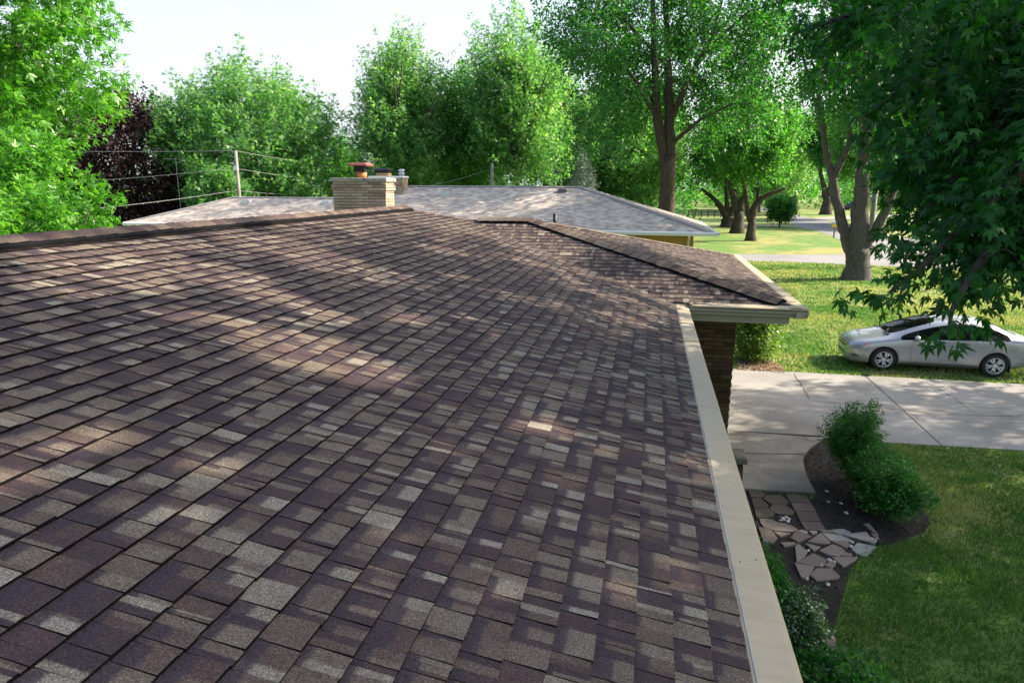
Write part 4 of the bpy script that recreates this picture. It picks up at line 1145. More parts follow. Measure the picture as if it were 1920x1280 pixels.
def split(me, idxs, name, mat, smooth=True, push=0.0):
    bm = bmesh.new(); bm.from_mesh(me)
    bmesh.ops.delete(bm, geom=[f for f in bm.faces if f.material_index not in idxs], context='FACES')
    for f in bm.faces: f.material_index = 0
    if push:
        bm.normal_update()
        for v in bm.verts: v.co += v.normal*push
    m2 = bpy.data.meshes.new(name); bm.to_mesh(m2); bm.free()
    return link_mesh(name, m2, mat, CAR, smooth)
BODY = split(shell, (0,), 'body', M_PAINT)
split(shell, (4,), 'underbody', M_TRIM)
def split_side(sgn):
    bm = bmesh.new(); bm.from_mesh(shell)
    bmesh.ops.delete(bm, geom=[f for f in bm.faces if f.material_index != 1 or f.calc_center_median().y*sgn < 0], context='FACES')
    for f in bm.faces: f.material_index = 0
    m2 = bpy.data.meshes.new('side_window'); bm.to_mesh(m2); bm.free(); return link_mesh('side_window', m2, M_GLASS, CAR, True)
split_side(-1); split_side(1)
WSC = split(shell, (2,), 'windscreen', M_GLASS); RWN = split(shell, (3,), 'rear_window', M_GLASS)
bmb = bmesh.new(); bmb.from_mesh(shell); BVH = BVHTree.FromBMesh(bmb); bmb.free()
def side_hit(x, z, s=-1):
    h = BVH.ray_cast(Vector((x, s*3, z)), Vector((0, -s, 0)))
    return h[0] if h[0] is not None else Vector((x, s*.85, z))
def front_hit(y, z, s=-1):
    h = BVH.ray_cast(Vector((s*4, y, z)), Vector((-s, 0, 0)))
    return h[0] if h[0] is not None else Vector((s*2.2, y, z))
def ribbon(name, pts, w, mat, s=-1, off=.003, closed=False, face='side', n=10, parent=None):
    """thin strip that follows the shell along points given in side (x, z) or front (y, z) view"""
    P = []
    pts2 = pts + ([pts[0]] if closed else [])
    for a, b in zip(pts2[:-1], pts2[1:]):
        k = max(1, int(math.hypot(b[0]-a[0], b[1]-a[1])/.05))
        for i in range(k): P.append((a[0]+(b[0]-a[0])*i/k, a[1]+(b[1]-a[1])*i/k))
    P.append(pts2[-1]); vs = []
    for i, p in enumerate(P):
        q0, q1 = P[max(0,i-1)], P[min(len(P)-1,i+1)]; d = Vector((q1[0]-q0[0], q1[1]-q0[1])).normalized()
        for sg in (1, -1):
            a, b = p[0]-d.y*w/2*sg, p[1]+d.x*w/2*sg
            h = side_hit(a, b, s) + Vector((0, s*off, 0)) if face == 'side' else front_hit(a, b, s) + Vector((s*off, 0, 0))
            vs.append(tuple(h))
    fs = [(2*i, 2*i+2, 2*i+3, 2*i+1) for i in range(len(P)-1)]
    return MB().add(vs, fs).build(name, mat, parent or CAR)
def patch(name, poly, mat, s=-1, off=.004, face='side', parent=None, res=14):
    """panel on the shell inside an outline given in side or front view"""
    xs = [p[0] for p in poly]; zs = [p[1] for p in poly]
    cx, cz = sum(xs)/len(xs), sum(zs)/len(zs); vs = []; n = 0; ring_ = []
    for a, b in zip(poly, poly[1:]+poly[:1]):
        for i in range(6): ring_.append((a[0]+(b[0]-a[0])*i/6, a[1]+(b[1]-a[1])*i/6))
    n = len(ring_); K = 5
    for k in range(K+1):
        t = k/K
        for p in ring_:
            a, b = cx+(p[0]-cx)*t, cz+(p[1]-cz)*t
            o_ = off if k < K else -.006
            if k == K: a, b = p
            h = side_hit(a, b, s)+Vector((0, s*o_, 0)) if face == 'side' else front_hit(a, b, s)+Vector((s*o_, 0, 0))
            vs.append(tuple(h))
    fs = [(k*n+i, k*n+(i+1)%n, (k+1)*n+(i+1)%n, (k+1)*n+i) for k in range(K) for i in range(n)]
    me = MB().add(vs, fs).mesh(name); fix_normals(me)
    return link_mesh(name, me, mat, parent or CAR, True)
for s in (-1, 1):
    # doors: seams, handles
    for pts in ([(-.66,.86),(-.70,.70),(-.70,.45),(-.66,.30),(.30,.30)], [(.36,.93),(.36,.60),(.33,.30)], [(.36,.30),(.92,.30),(1.06,.52),(1.22,.72),(1.26,.92)]):
        ribbon('door_seam', pts, .008, M_TRIM, s)
    for x in (.18, 1.02):
        h = side_hit(x, .80, s)
        MB().add([(h.x-.10, h.y+s*.002, .785), (h.x+.10, h.y+s*.002, .79), (h.x+.10, h.y+s*.002, .815), (h.x-.10, h.y+s*.002, .81), (h.x-.085, h.y+s*.028, .79), (h.x+.085, h.y+s*.028, .795), (h.x+.085, h.y+s*.028, .81), (h.x-.085, h.y+s*.028, .806)],
                 [(4,5,6,7),(0,1,5,4),(1,2,6,5),(2,3,7,6),(3,0,4,7)]).build('door_handle', M_PAINT, CAR)
    # glasshouse trim
    ribbon('window_trim', [(-.95,.893),(-.5,.924),(0,.946),(.36,.958),(.72,.968),(1.1,.980),(1.5,.998)], .020, M_TRIM, s, .006)
    ribbon('door_pillar', [(.34,.975),(.37,1.14),(.40,1.31)], .075, M_TRIM, s, .006)
    ribbon('door_pillar', [(1.20,.99),(1.12,1.10),(1.03,1.25)], .05, M_TRIM, s, .006)
    ribbon('door_pillar', [(-.56,.94),(-.56,1.12)], .035, M_TRIM, s, .006)
    # sill strip and wheel arch lips
    ribbon('sill_trim', [(-.93,.268),(0,.262),(.92,.27)], .020, M_TRIM, s, .008)
    for x in (-1.335, 1.335):
        ribbon('arch_lip', [(x+.388*math.cos(a_), .318+.388*math.sin(a_)) for a_ in [math.pi*(-.02+1.04*i/18) for i in range(19)]], .026, M_PAINT, s, .010)
    # lamps
    hl = patch('headlight', [(-2.10,.575),(-2.14,.64),(-2.02,.69),(-1.76,.735),(-1.80,.69),(-1.93,.60)], M_HEAD, s)
    patch('indicator', [(-1.90,.655),(-1.78,.690),(-1.70,.742),(-1.86,.722)], M_AMBER, s, .006, parent=hl)
    patch('tail_light', [(2.02,.90),(2.16,.93),(2.27,.87),(2.26,.78),(2.16,.76),(2.06,.84)], M_RED, s)
    ribbon('bumper_seam', [(-1.72,.66),(-1.78,.58),(-1.76,.50)], .008, M_TRIM, s)
    ribbon('bumper_seam', [(1.86,.52),(2.02,.56),(2.05,.78)], .008, M_TRIM, s)
    # mirror
    M = Matrix.Translation((-.62, s*.985, .975)) @ Matrix.Rotation(s*R(12), 4, 'Z') @ Matrix.Diagonal((.075, .125, .078, 1))
    mir = MB().lathe([(0,-1),(.55,-.86),(.86,-.5),(1,0),(.9,.45),(.6,.82),(0,1)], 20, M).build('mirror', M_PAINT, CAR, True)
    mb = MB(); mb.tube([(-.62, s*.87, .92), (-.62, s*.93, .915), (-.61, s*.98, .935)], [.045,.04,.045], 8); mb.build('mirror_foot', M_TRIM, mir, True)
    # mud flaps
    for x in (-1.0, 1.685): MB().box((x-.012, s*.80-.08, .16), (x+.012, s*.80+.08, .33)).build('mud_flap', M_TRIM, CAR)
h0 = side_hit(1.74, .80)
ribbon('fuel_flap', [(1.70+.075*math.cos(a_), .815+.075*math.sin(a_)) for a_ in [2*math.pi*i/14 for i in range(14)]], .007, M_TRIM, -1, .003, True)
# nose: grille, emblem, intake
gr = patch('grille', [(-.50,.585),(-.46,.645),(-.25,.655),(.25,.655),(.46,.645),(.50,.585),(.38,.535),(.1,.525),(-.1,.525),(-.38,.535)], M_TRIM, -1, .006, 'front')
ribbon('grille_bar', [(-.50,.630),(-.2,.620),(.2,.620),(.50,.630)], .030, M_CHROME, -1, .018, face='front', parent=gr)
# emblem: an upright H inside a rounded frame
fh = front_hit(0, .60)
mb = MB(); e = fh.x - .03
def hb(y0, z0, y1, z1, w): 
    d = Vector((0, y1-y0, z1-z0)).normalized(); p = Vector((0, -d.z, d.y))*w/2
    a, b = Vector((e, y0, z0)), Vector((e, y1, z1)); q = [a-p, b-p, b+p, a+p]; mb.add(q + [v + Vector((.02,0,0)) for v in q], [(0,1,2,3),(4,7,6,5),(0,4,5,1),(1,5,6,2),(2,6,7,3),(3,7,4,0)])
hb(-.035,.635,-.022,.565,.011); hb(.035,.635,.022,.565,.011); hb(-.028,.600,.028,.600,.011)
fr_ = [(-.058,.640),(.058,.640),(.044,.555),(-.044,.555)]
for a_, b_ in zip(fr_, fr_[1:]+fr_[:1]): hb(*a_, *b_, .008)
mb.build('emblem', M_CHROME, gr)
it = patch('lower_intake', [(-.46,.30),(-.52,.40),(.52,.40),(.46,.30)], M_TRIM, -1, .006, 'front')
for z in (.33, .365): ribbon('intake_bar', [(-.48,z),(.48,z)], .014, M_PAINT, -1, .014, face='front', parent=it)
for s in (-1, 1):
    patch('fog_recess', [(-2.10,.35),(-2.13,.41),(-1.98,.40),(-1.93,.355)], M_TRIM, s)
patch('number_plate', [(-.16,.70),(-.16,.80),(.16,.80),(.16,.70)], M_WHITE, 1, .012, 'front')
# wipers on the cowl
for y in (-.45, .12):
    MB().tube([(-1.24, y, 1.025), (-1.12, y+.28, 1.055), (-1.07, y+.5, 1.06)], .009, 5).build('wiper', M_TRIM, CAR)
ribbon_c = MB().box((-1.28, -.62, .96), (-1.20, .62, .998)).build('cowl', M_TRIM, CAR)
# cabin seen through the glass
mb = MB(); mb.cbox((-1.05, -.70, .55), (-.55, .70, .92), .06); mb.build('dashboard', M_DARK, CAR)
MB().box((-.9, -.78, .28), (1.6, .78, .34)).build('floor_pan', M_DARK, CAR)
for y in (-.38, .38):
    mb = MB(); mb.cbox((-.15, y-.25, .38), (.38, y+.25, .58), .05); mb.cbox((.30, y-.24, .50), (.46, y+.24, 1.06), .05); mb.cbox((.36, y-.13, 1.08), (.46, y+.13, 1.24), .04); mb.build('front_seat', M_SEAT, CAR)
mb = MB(); mb.cbox((.85, -.64, .38), (1.30, .64, .60), .05); mb.cbox((1.28, -.64, .50), (1.45, .64, 1.03), .05); 
mb.build('rear_seat', M_SEAT, CAR)
MB().lathe([(.175, -.013), (.19, 0), (.175, .013), (.16, 0)], 24, Matrix.Translation((-.36, -.37, .93)) @ Matrix.Rotation(R(-65), 4, 'Y'), close=True).build('steering_wheel', M_DARK, CAR, True)
# wheels
def wheel_mesh():
    t = MB().lathe([(.205,-.09),(.245,-.104),(.290,-.104),(.312,-.085),(.318,-.05),(.318,.05),(.312,.085),(.290,.104),(.245,.104),(.205,.09)], 40, cap=False)
    r = MB(); r.lathe([(.218,-.10),(.222,-.104),(.205,-.088),(.190,-.080),(.186,-.05),(.205,.0)], 40, cap=False)
    r.lathe([(0,-.100),(.035,-.102),(.052,-.095),(.055,-.07)], 20)
    for k in range(10):
        a = 2*math.pi*k/10 + (.10 if k % 2 else -.10)
        d = Vector((math.cos(a), math.sin(a), 0)); p = Vector((-d.y, d.x, 0))
        w0, w1 = .015, .026 if k % 2 else .026
        z0, z1 = -.098, -.094
        q = [d*.04-p*w0, d*.04+p*w0, d*.200+p*w1, d*.200-p*w1]
        r.add([v + Vector((0,0,z0)) for v in q] + [v*1.0 + Vector((0,0,z1+.035)) for v in q], [(0,1,2,3),(0,4,5,1),(1,5,6,2),(2,6,7,3),(3,7,4,0)])
    bk = MB().lathe([(0, -.045), (.205, -.045)], 32)
    nt_ = MB()
    for k in range(5):
        a = 2*math.pi*(k+.5)/5; nt_.lathe([(.010,-.104),(.010,-.09)], 8, Matrix.Translation((.085*math.cos(a), .085*math.sin(a), 0)))
    out = []
    for n_, m_ in (('tyre', t), ('rim', r), ('hub_well', bk), ('wheel_nut', nt_)):
        me = m_.mesh(n_); fix_normals(me); out.append(me)
    return out
wm_ = wheel_mesh()
for x in (-1.335, 1.335):
    for s in (-1, 1):
        w = bpy.data.objects.new('wheel', wm_[0]); C.objects.link(w); w.parent = CAR
        w.location = (x, s*.775, .318); w.rotation_euler = (R(-90) if s < 0 else R(90), R(17*(x+2)), 0)
        w.rotation_euler = (R(90), 0, 0) if s > 0 else (R(-90), 0, 0)
        w.rotation_euler = (Matrix.Rotation(R(-90)*(1 if s < 0 else -1), 3, 'X') @ Matrix.Rotation(R(33*x), 3, 'Z')).to_euler()
        for me, mt in zip(wm_[1:], (M_RIM, M_DARK, M_TRIM)):
            if not me.materials: me.materials.append(mt)
            o = bpy.data.objects.new(me.name.split('.')[0], me); C.objects.link(o); o.parent = w
if not wm_[0].materials: wm_[0].materials.append(M_TYRE)
for me in wm_: me.polygons.foreach_set('use_smooth', [True]*len(me.polygons))

# a dark van far down the street
VN = empty('parked_van', tuple(gp(1598, 387)), R(3), label='dark blue van parked far away behind the big three stemmed tree', cat='van')
M_NAVY = car_paint('navy_paint', (.02,.03,.10))
sect = [(-2.4,.35),(-2.45,.8),(-2.2,1.05),(-1.5,1.2),(-.9,1.85),(2.2,1.9),(2.45,1.2),(2.45,.35)]
MB().extrude([(p[0], p[1]) for p in sect], (0, -.95, 0), (0, .95, 0), (1, 0, 0)).build('body', M_NAVY, VN)
MB().box((-1.05,-.956,1.25),(2.1,-.951,1.72)).build('window', M_DARK, VN)
for x in (-1.5, 1.5):
    for s in (-1, 1): MB().lathe([(.2,-.1),(.34,-.1),(.34,.1),(.2,.1)], 20, Matrix.Translation((x, s*.87, .34)) @ Matrix.Rotation(R(90), 4, 'X')).build('wheel', M_TYRE, VN)
# ================================================================== TREES AND SHRUBS
LEAF_BRIGHT = leaf_mat('bright_maple_leaf', (.026,.115,.012), (.080,.255,.028), (.210,.420,.085), .42, .36)
LEAF_SILVER = leaf_mat('silver_maple_leaf', (.030,.120,.036), (.105,.265,.085), (.360,.500,.270), .46)
LEAF_MID = leaf_mat('mid_green_leaf', (.022,.105,.020), (.062,.210,.036), (.170,.360,.090), .46)
LEAF_DEEP = leaf_mat('deep_green_leaf', (.012,.075,.018), (.036,.155,.032), (.115,.285,.070), .44)
LEAF_SHADE = leaf_mat('shaded_maple_leaf', (.006,.042,.010), (.016,.085,.016), (.060,.210,.034), .36, .5, (1.2,2.0,.3), .22)  # near maple: the crown's own shade is put into these darkened greens
LEAF_COPPER = leaf_mat('copper_beech_leaf', (.014,.008,.010), (.034,.016,.017), (.085,.048,.042), .15, .45, (1.3,.6,.5))
LEAF_SPRUCE = leaf_mat('blue_spruce_needles', (.06,.10,.09), (.12,.18,.16), (.22,.28,.26), .1)
LEAF_YEW = leaf_mat('yew_needles', (.014,.085,.014), (.038,.175,.024), (.110,.310,.042), .30, .5)
LEAF_EUON = leaf_mat('variegated_leaf', (.020,.070,.022), (.045,.120,.042), (.300,.360,.240), .2, .35)
LEAF_LIME = leaf_mat('lit_shrub_leaf', (.055,.130,.022), (.120,.220,.040), (.260,.330,.100), .38)

def unit(v): return v/np.maximum(np.linalg.norm(v, axis=-1, keepdims=True), 1e-9)
def leaf_quads(P, D, NN, S, wid=.30):
    D = unit(D); NN = unit(NN - D*np.sum(NN*D, -1, keepdims=True)); W = np.cross(D, NN); S = S[:, None]
    return np.stack([P, P + D*S*.5 - W*S*wid + NN*S*.07, P + D*S - NN*S*.10, P + D*S*.5 + W*S*wid + NN*S*.07], 1).reshape(-1, 3)
def palmate(P, D, NN, S, lobes=((0,1.0),(-.62,.78),(.62,.78),(-1.3,.46),(1.3,.46)), wid=.12, droop=.14):
    """deeply cut maple leaf: one kite per lobe, all meeting at the stalk"""
    D = unit(D); NN = unit(NN - D*np.sum(NN*D, -1, keepdims=True)); W = np.cross(D, NN); out = []
    for a, l in lobes:
        d = D*math.cos(a) + W*math.sin(a); w = -D*math.sin(a) + W*math.cos(a); L = (S*l)[:, None]
        out.append(np.stack([P, P + d*L*.5 - w*L*wid*1.3, P + d*L - NN*L*droop, P + d*L*.5 + w*L*wid*1.3], 1))
    return np.stack(out, 1).reshape(-1, 3)
def sprays(r, cen, ax, n_per, L, rad, size, droop=.25):
    """leaves set along short shoots: returns base, direction, normal, size, tint"""
    n = len(cen); m = n*n_per
    k = np.repeat(np.arange(n), n_per)
    t = r.uniform(-.5, .55, m); c = cen[k]; a = ax[k]; Lk = L[k] if hasattr(L, '__len__') else np.full(m, L)
    off = r.normal(0, 1, (m, 3)); off -= a*np.sum(off*a, -1, keepdims=True)
    wid = (rad*(1 - .75*np.clip(t+.2, 0, 1)))[:, None]
    P = c + a*(t*Lk)[:, None] + off*wid*r.uniform(.2, 1, (m, 1))
    D = unit(off)*.8 + a*r.uniform(.1, .9, (m, 1)) + r.normal(0, .35, (m, 3)); D[:, 2] -= droop
    NN = r.normal(0, .55, (m, 3)); NN[:, 2] += .75; NN += unit(off)*.35
    S = size*r.uniform(.6, 1.25, m)
    ct = r.uniform(-.16, .16, n)[k]
    tint = np.clip(.42 + ct + r.normal(0, .20, m) + .12*(t), 0, 1)
    return P, D, NN, S, tint
def front_thin(c, x0, x1, depth): return (c[:, 0] > x0) & (c[:, 0] < x1) & (c[:, 1] < depth)
def crown_points(r, n, rx, ry, rz, shell=.55, lump=.28, flat=-.95, seed=0, taper=0.0):
    """shoot positions through a lumpy crown, denser to the outside; taper>0 narrows the top"""
    d = unit(r.normal(0, 1, (n*3, 3))); d = d[d[:, 2] > flat][:n]; n = len(d)
    rr = r.uniform(shell**3, 1, n)**(1/3)
    g = np.random.default_rng(seed+99); K = unit(g.normal(0, 1, (24, 3))); amp = g.uniform(.45, 1, 24)
    f = np.max(np.clip((d@K.T - .76)/.24, 0, 1)*amp, 1)
    gaps = np.max(np.clip((d@unit(g.normal(0, 1, (9, 3))).T - .86)/.14, 0, 1), 1)
    rad = (1 - lump + lump*1.2*f - .25*gaps*(r.random(n) < .8)) + np.where(rr > .93, r.exponential(.05, n), 0)
    p = d*rr[:, None]*rad[:, None]
    if taper:
        s = 1 - taper*np.clip(p[:, 2]*.5+.5, 0, 1.2); p[:, 0] *= s; p[:, 1] *= s
    return p*np.array([rx, ry, rz]), d
def trunk_mb(r, h0, rad, limbs, lean=(0, 0), flare=1.5, wob=.12):
    """tapered bole with root flare; limbs: list of point lists with radii"""
    mb = MB(); pts = []; rads = []
    for i in range(9):
        t = i/8; pts.append((lean[0]*t + r.normal(0, wob*rad*.4), lean[1]*t + r.normal(0, wob*rad*.4), -.15 + (h0+.15)*t))
        rads.append(rad*(1 + (flare-1)*math.exp(-t*h0/(rad*1.6)))*(1 - .25*t))
    mb.tube(pts, rads, 14)
    for P, R0_, R1_ in limbs:
        P = [Vector(p) for p in P]; Q = []; n = 5
        for a, b in zip(P[:-1], P[1:]):
            for i in range(n): Q.append(a.lerp(b, i/n) + Vector(r.normal(0, R0_*.07, 3)))
        Q.append(P[-1]); m = len(Q)
        mb.tube(Q, [R0_ + (R1_-R0_)*(i/(m-1)) for i in range(m)], 9)
    return mb
def auto_limbs(r, base, n, rx, ry, z0, z1, rad):
    L = []
    for i in range(n):
        a = 2*math.pi*i/n + r.uniform(-.3, .3); q = r.uniform(.45, .85)
        e = Vector((math.cos(a)*rx*q, math.sin(a)*ry*q, z0 + (z1-z0)*r.uniform(.3, .72)))
        b = Vector(base) + Vector((0, 0, r.uniform(-.15, .1)*base[2]))
        mid = b.lerp(e, .45) + Vector((0, 0, (e.z-b.z)*.12))
        L.append(([b, mid, e], rad*r.uniform(.38, .6), rad*.07))
        for _ in range(2):
            e2 = mid + Vector((math.cos(a+r.uniform(-1, 1))*rx*.4, math.sin(a+r.uniform(-1, 1))*ry*.4, (z1-mid.z)*r.uniform(.2, .55)))
            L.append(([mid, mid.lerp(e2, .5) + Vector((0, 0, .3)), e2], rad*.25, rad*.05))
    L.append(([Vector(base), Vector((r.normal(0, .3), r.normal(0, .3), z0+(z1-z0)*.5)), Vector((r.normal(0, .5), r.normal(0, .5), z1*.86))], rad*.62, rad*.06))
    return L
def tree(name, pos, label, mat, rx, ry, z0, z1, n_shoot, n_leaf, leaf, trunk_r, seed, L=1.0, rad=.28, up=.6, cat='tree', bark=None, shape='quad', shell=.5, lump=.3, taper=0.0, limbs=None, h0=None, group=None, flat=-.95, wid=.30, nl=6, cshift=(0, 0), lean=(0, 0), thin=None, gaps=None):
    r = np.random.default_rng(seed)
    o = empty(name, (pos[0], pos[1], 0), label=label, cat=cat, group=group)
    zc, rz = (z0+z1)/2, (z1-z0)/2
    p, d = crown_points(r, n_shoot, rx, ry, rz, shell, lump, flat, seed, taper)
    ax = unit(d*np.array([1, 1, .6]) + np.array([0, 0, up]) + r.normal(0, .25, d.shape))
    if thin: 
        k_ = ~((np.abs(p[:, 0] - thin[0]) < thin[1]) & (p[:, 1] < thin[2]) & (r.random(len(p)) < thin[3])); p, d, ax = p[k_], d[k_], ax[k_]
    c = p + np.array([cshift[0], cshift[1], zc])
    P, D, NN, S, tint = sprays(r, c, ax, n_leaf, L, rad, leaf)
    if gaps is not None:
        k_ = gaps(P + np.array([pos[0], pos[1], 0])); P, D, NN, S, tint = P[k_], D[k_], NN[k_], S[k_], tint[k_]
    if shape == 'quad': me = quads_mesh('crown', leaf_quads(P, D, NN, S, wid), tint)
    else:
        lob = {3: ((0,1.0),(-.8,.75),(.8,.75)), 5: ((0,1.0),(-.72,.78),(.72,.78),(-1.45,.46),(1.45,.46))}[shape]
        me = quads_mesh('crown', palmate(P, D, NN, S, lob), np.repeat(tint, len(lob)))
    link_mesh('crown', me, mat, o)
    h0 = h0 if h0 is not None else z0 + (z1-z0)*.18
    lb = limbs if limbs is not None else auto_limbs(r, (lean[0], lean[1], h0*.97), nl, rx, ry, z0, z1, trunk_r)
    trunk_mb(r, h0, trunk_r, lb, lean).build('trunk', bark or M_BARK, o, True)
    return o
def again(src, pos, label, s=1.0, rz=0.0, group=None):
    o = copy_tree(src); o.location = (pos[0], pos[1], 0); o.rotation_euler = (0, 0, rz)
    o.scale = (s, s, s) if not isinstance(s, tuple) else s
    o['label'] = label
    if group: o['group'] = group
    return o
def az(px, dist):
    r_ = ray(px, 350); h = math.hypot(r_.x, r_.y); return (r_.x/h*dist, r_.y/h*dist)
def zat(py, dist, px=960):
    """height above the lawn of something seen at (px, py) that far off"""
    r_ = ray(px, py); return EYE + r_.z/math.hypot(r_.x, r_.y)*dist

# --- the left side, near to far
T1 = tree('silver_maple', az(-70, 19), 'big bright green maple filling the left edge above the ridge', LEAF_BRIGHT, 4.1, 4.1, 4.2, 16.5, 900, 58, .18, .34, 101, 1.05, .26, .45, shape=3, shell=.62, lump=.30)
T1b = tree('leafy_sapling', az(22, 14.5), 'low bright leafy tree under the big maple just behind our ridge', LEAF_BRIGHT, 1.6, 1.6, .8, 6.0, 240, 92, .125, .10, 102, .7, .22, .35, shape=3, shell=.5, nl=3)
T2 = tree('copper_beech', az(256, 62), 'dark purple leaved copper beech between the green trees on the left', LEAF_COPPER, 6.6, 6.6, .6, 11.9, 1700, 28, .28, .4, 103, .9, .35, .1, shell=.7, lump=.14, taper=.25, bark=M_BARKD)
T3 = tree('silver_maple', az(470, 60), 'wide rounded pale green maple behind the left part of the grey roof', LEAF_SILVER, 7.6, 7.6, .8, 14.4, 1300, 42, .30, .42, 104, 2.3, .42, .75, shape=3, shell=.62, lump=.26)
T4 = tree('young_maple', az(408, 53.5), 'small pale maple sapling crowding the utility pole', LEAF_SILVER, 2.3, 2.3, 1.2, 7.2, 300, 34, .22, .09, 105, .9, .22, .7, shape=3, shell=.3)
T5 = tree('tall_maple', az(752, 58), 'tall spiky green maple standing right of the wide pale one', LEAF_SILVER, 5.2, 5.2, 2.0, 18.2, 1100, 32, .26, .36, 106, 2.1, .34, .9, shape=3, shell=.35, lump=.52, taper=.26)
T6 = tree('tall_maple', az(872, 62), 'narrower darker maple right behind the metal chimney vent', LEAF_MID, 5.2, 5.2, 2.5, 15.6, 1300, 32, .25, .34, 107, 1.9, .36, .7, shell=.4, lump=.48, taper=.15)
T7 = tree('tall_maple', az(965, 58), 'high bright topped maple left of the forked dark trunk', LEAF_SILVER, 5.4, 5.4, 2.5, 19.8, 1250, 32, .26, .40, 108, 2.0, .36, .75, shape=3, shell=.4, lump=.5, taper=.2)

# --- the tall forked tree behind the right end of the grey roof
b8 = az(1250, 47)
def rel(px, py, b, dist): 
    q = ray(px, py); h = math.hypot(q.x, q.y); return Vector((q.x/h*dist-b[0], q.y/h*dist-b[1], EYE + q.z/h*dist))
lm8 = [([rel(1243, 300, b8, 47), rel(1228, 210, b8, 46.5), rel(1222, 100, b8, 46.5), rel(1216, -20, b8, 46)], .36, .14),
       ([rel(1254, 300, b8, 47), rel(1250, 190, b8, 47), rel(1246, 90, b8, 47.5), rel(1240, -30, b8, 48)], .38, .14),
       ([rel(1256, 215, b8, 47), rel(1290, 140, b8, 46), rel(1330, 60, b8, 45), rel(1352, -20, b8, 44)], .22, .07),
       ([rel(1300, 120, b8, 45.8), rel(1350, 60, b8, 44.5), rel(1400, 15, b8, 43.5)], .12, .04),
       ([rel(1246, 250, b8, 47), rel(1180, 140, b8, 45), rel(1120, 70, b8, 43)], .16, .05),
       ([rel(1232, 200, b8, 46.5), rel(1170, 130, b8, 48), rel(1080, 100, b8, 49)], .13, .04),
       ([rel(1258, 265, b8, 47), rel(1310, 220, b8, 45), rel(1370, 190, b8, 43)], .15, .05),
       ([rel(1244, 120, b8, 47), rel(1160, 30, b8, 45), rel(1090, -30, b8, 44)], .12, .04)]
T8 = tree('forked_maple', b8, 'tall maple with a dark forked trunk behind the right end of the grey roof', LEAF_DEEP, 9.8, 8.2, 5.0, 22.5, 1120, 84, .23, .62, 109, 1.9, .55, .3, shell=.35, lump=.36, limbs=lm8, thin=(.3, 3.2, -.5, .85), h0=zat(290, 47, 1250), bark=M_BARKD, lean=(rel(1250, 290, b8, 47).x, rel(1250, 290, b8, 47).y))

# --- the row of lawn trees left of the street
t3p = gp(1405, 447); t2p = gp(1380, 433); t1p = gp(1361, 422)
def lims(b, dist, lst): return [([rel(px, py, b, dist) for px, py in pts], r0, r1) for pts, r0, r1 in lst]
d3, d2, d1 = [math.hypot(p.x, p.y) for p in (t3p, t2p, t1p)]
T9c = tree('lawn_maple', t3p, 'nearest slim tree of the lawn row, one branch reaching right', LEAF_MID, 4.8, 4.8, 4.6, 13.5, 900, 27, .29, .42, 112, 1.4, .4, .2, shell=.4, lump=.4, h0=zat(408, d3, 1405),
           limbs=lims(t3p, d3, [([(1406,408),(1414,380),(1425,368),(1448,357),(1470,348)], .38, .12), ([(1404,410),(1398,385),(1396,360),(1385,320)], .30, .10), ([(1418,375),(1420,345),(1416,300)], .2, .08)]), bark=M_BARKD)
T9b = tree('lawn_maple', t2p, 'middle forked tree of the lawn row with thick dark trunk', LEAF_DEEP, 5.2, 5.2, 5.0, 14.5, 900, 27, .31, .62, 111, 1.5, .42, .2, shell=.4, lump=.4, h0=zat(392, d2, 1380),
           limbs=lims(t2p, d2, [([(1378,393),(1374,370),(1366,345),(1360,310)], .45, .14), ([(1384,390),(1392,365),(1396,340),(1400,300)], .45, .15)]), bark=M_BARKD)
T9a = tree('lawn_maple', t1p, 'farthest low tree of the lawn row leaning left', LEAF_MID, 6.2, 5.5, 4.0, 14.0, 900, 27, .33, .70, 110, 1.6, .45, .2, shell=.4, lump=.4, h0=zat(402, d1, 1361),
           limbs=lims(t1p, d1, [([(1360,403),(1350,385),(1332,366),(1312,350)], .5, .15), ([(1364,402),(1360,370),(1357,330)], .4, .12), ([(1366,402),(1372,380),(1378,340)], .4, .12)]), bark=M_BARKD)

# --- the big three stemmed tree on the front lawn
b10 = gp(1604, 517); d10 = math.hypot(b10.x, b10.y)
lm10 = lims(b10, d10, [([(1599,490),(1592,460),(1580,425),(1565,370),(1558,330),(1548,290),(1540,250),(1530,170)], .36, .12), ([(1606,490),(1609,420),(1612,360),(1618,300),(1620,200),(1640,60)], .56, .16),
                       ([(1608,485),(1622,452),(1640,425),(1660,385),(1676,340),(1700,280),(1760,180)], .34, .12), ([(1558,330),(1590,260),(1580,180),(1560,90)], .2, .06), ([(1541,255),(1525,190),(1500,100),(1480,20)], .12, .04)])
T10 = tree('three_stemmed_maple', b10, 'big maple with three thick stems on the front lawn', LEAF_DEEP, 7.6, 7.0, 6.4, 18.6, 720, 100, .20, .60, 113, 1.7, .50, .05, shell=.42, lump=.42, limbs=lm10, h0=zat(462, d10, 1604), flat=-.9, cshift=(1.0, -1.0))

# --- street bush, spruce, shrub at the wing corner
bb = gp(1459, 421)
tree('round_bush', bb, 'round dark bush on the grass corner by the side street', LEAF_DEEP, 2.0, 2.0, .5, 4.1, 320, 26, .26, .12, 114, .8, .3, .6, cat='bush', shell=.3, h0=.5, nl=8)
ps = az(1088, 66)
tree('blue_spruce', ps, 'pale blue spruce top showing above the grey roof ridge', LEAF_SPRUCE, 2.6, 2.6, .3, 8.6, 420, 30, .22, .15, 115, 1.0, .3, -.1, shell=.4, lump=.1, taper=.85, wid=.1)

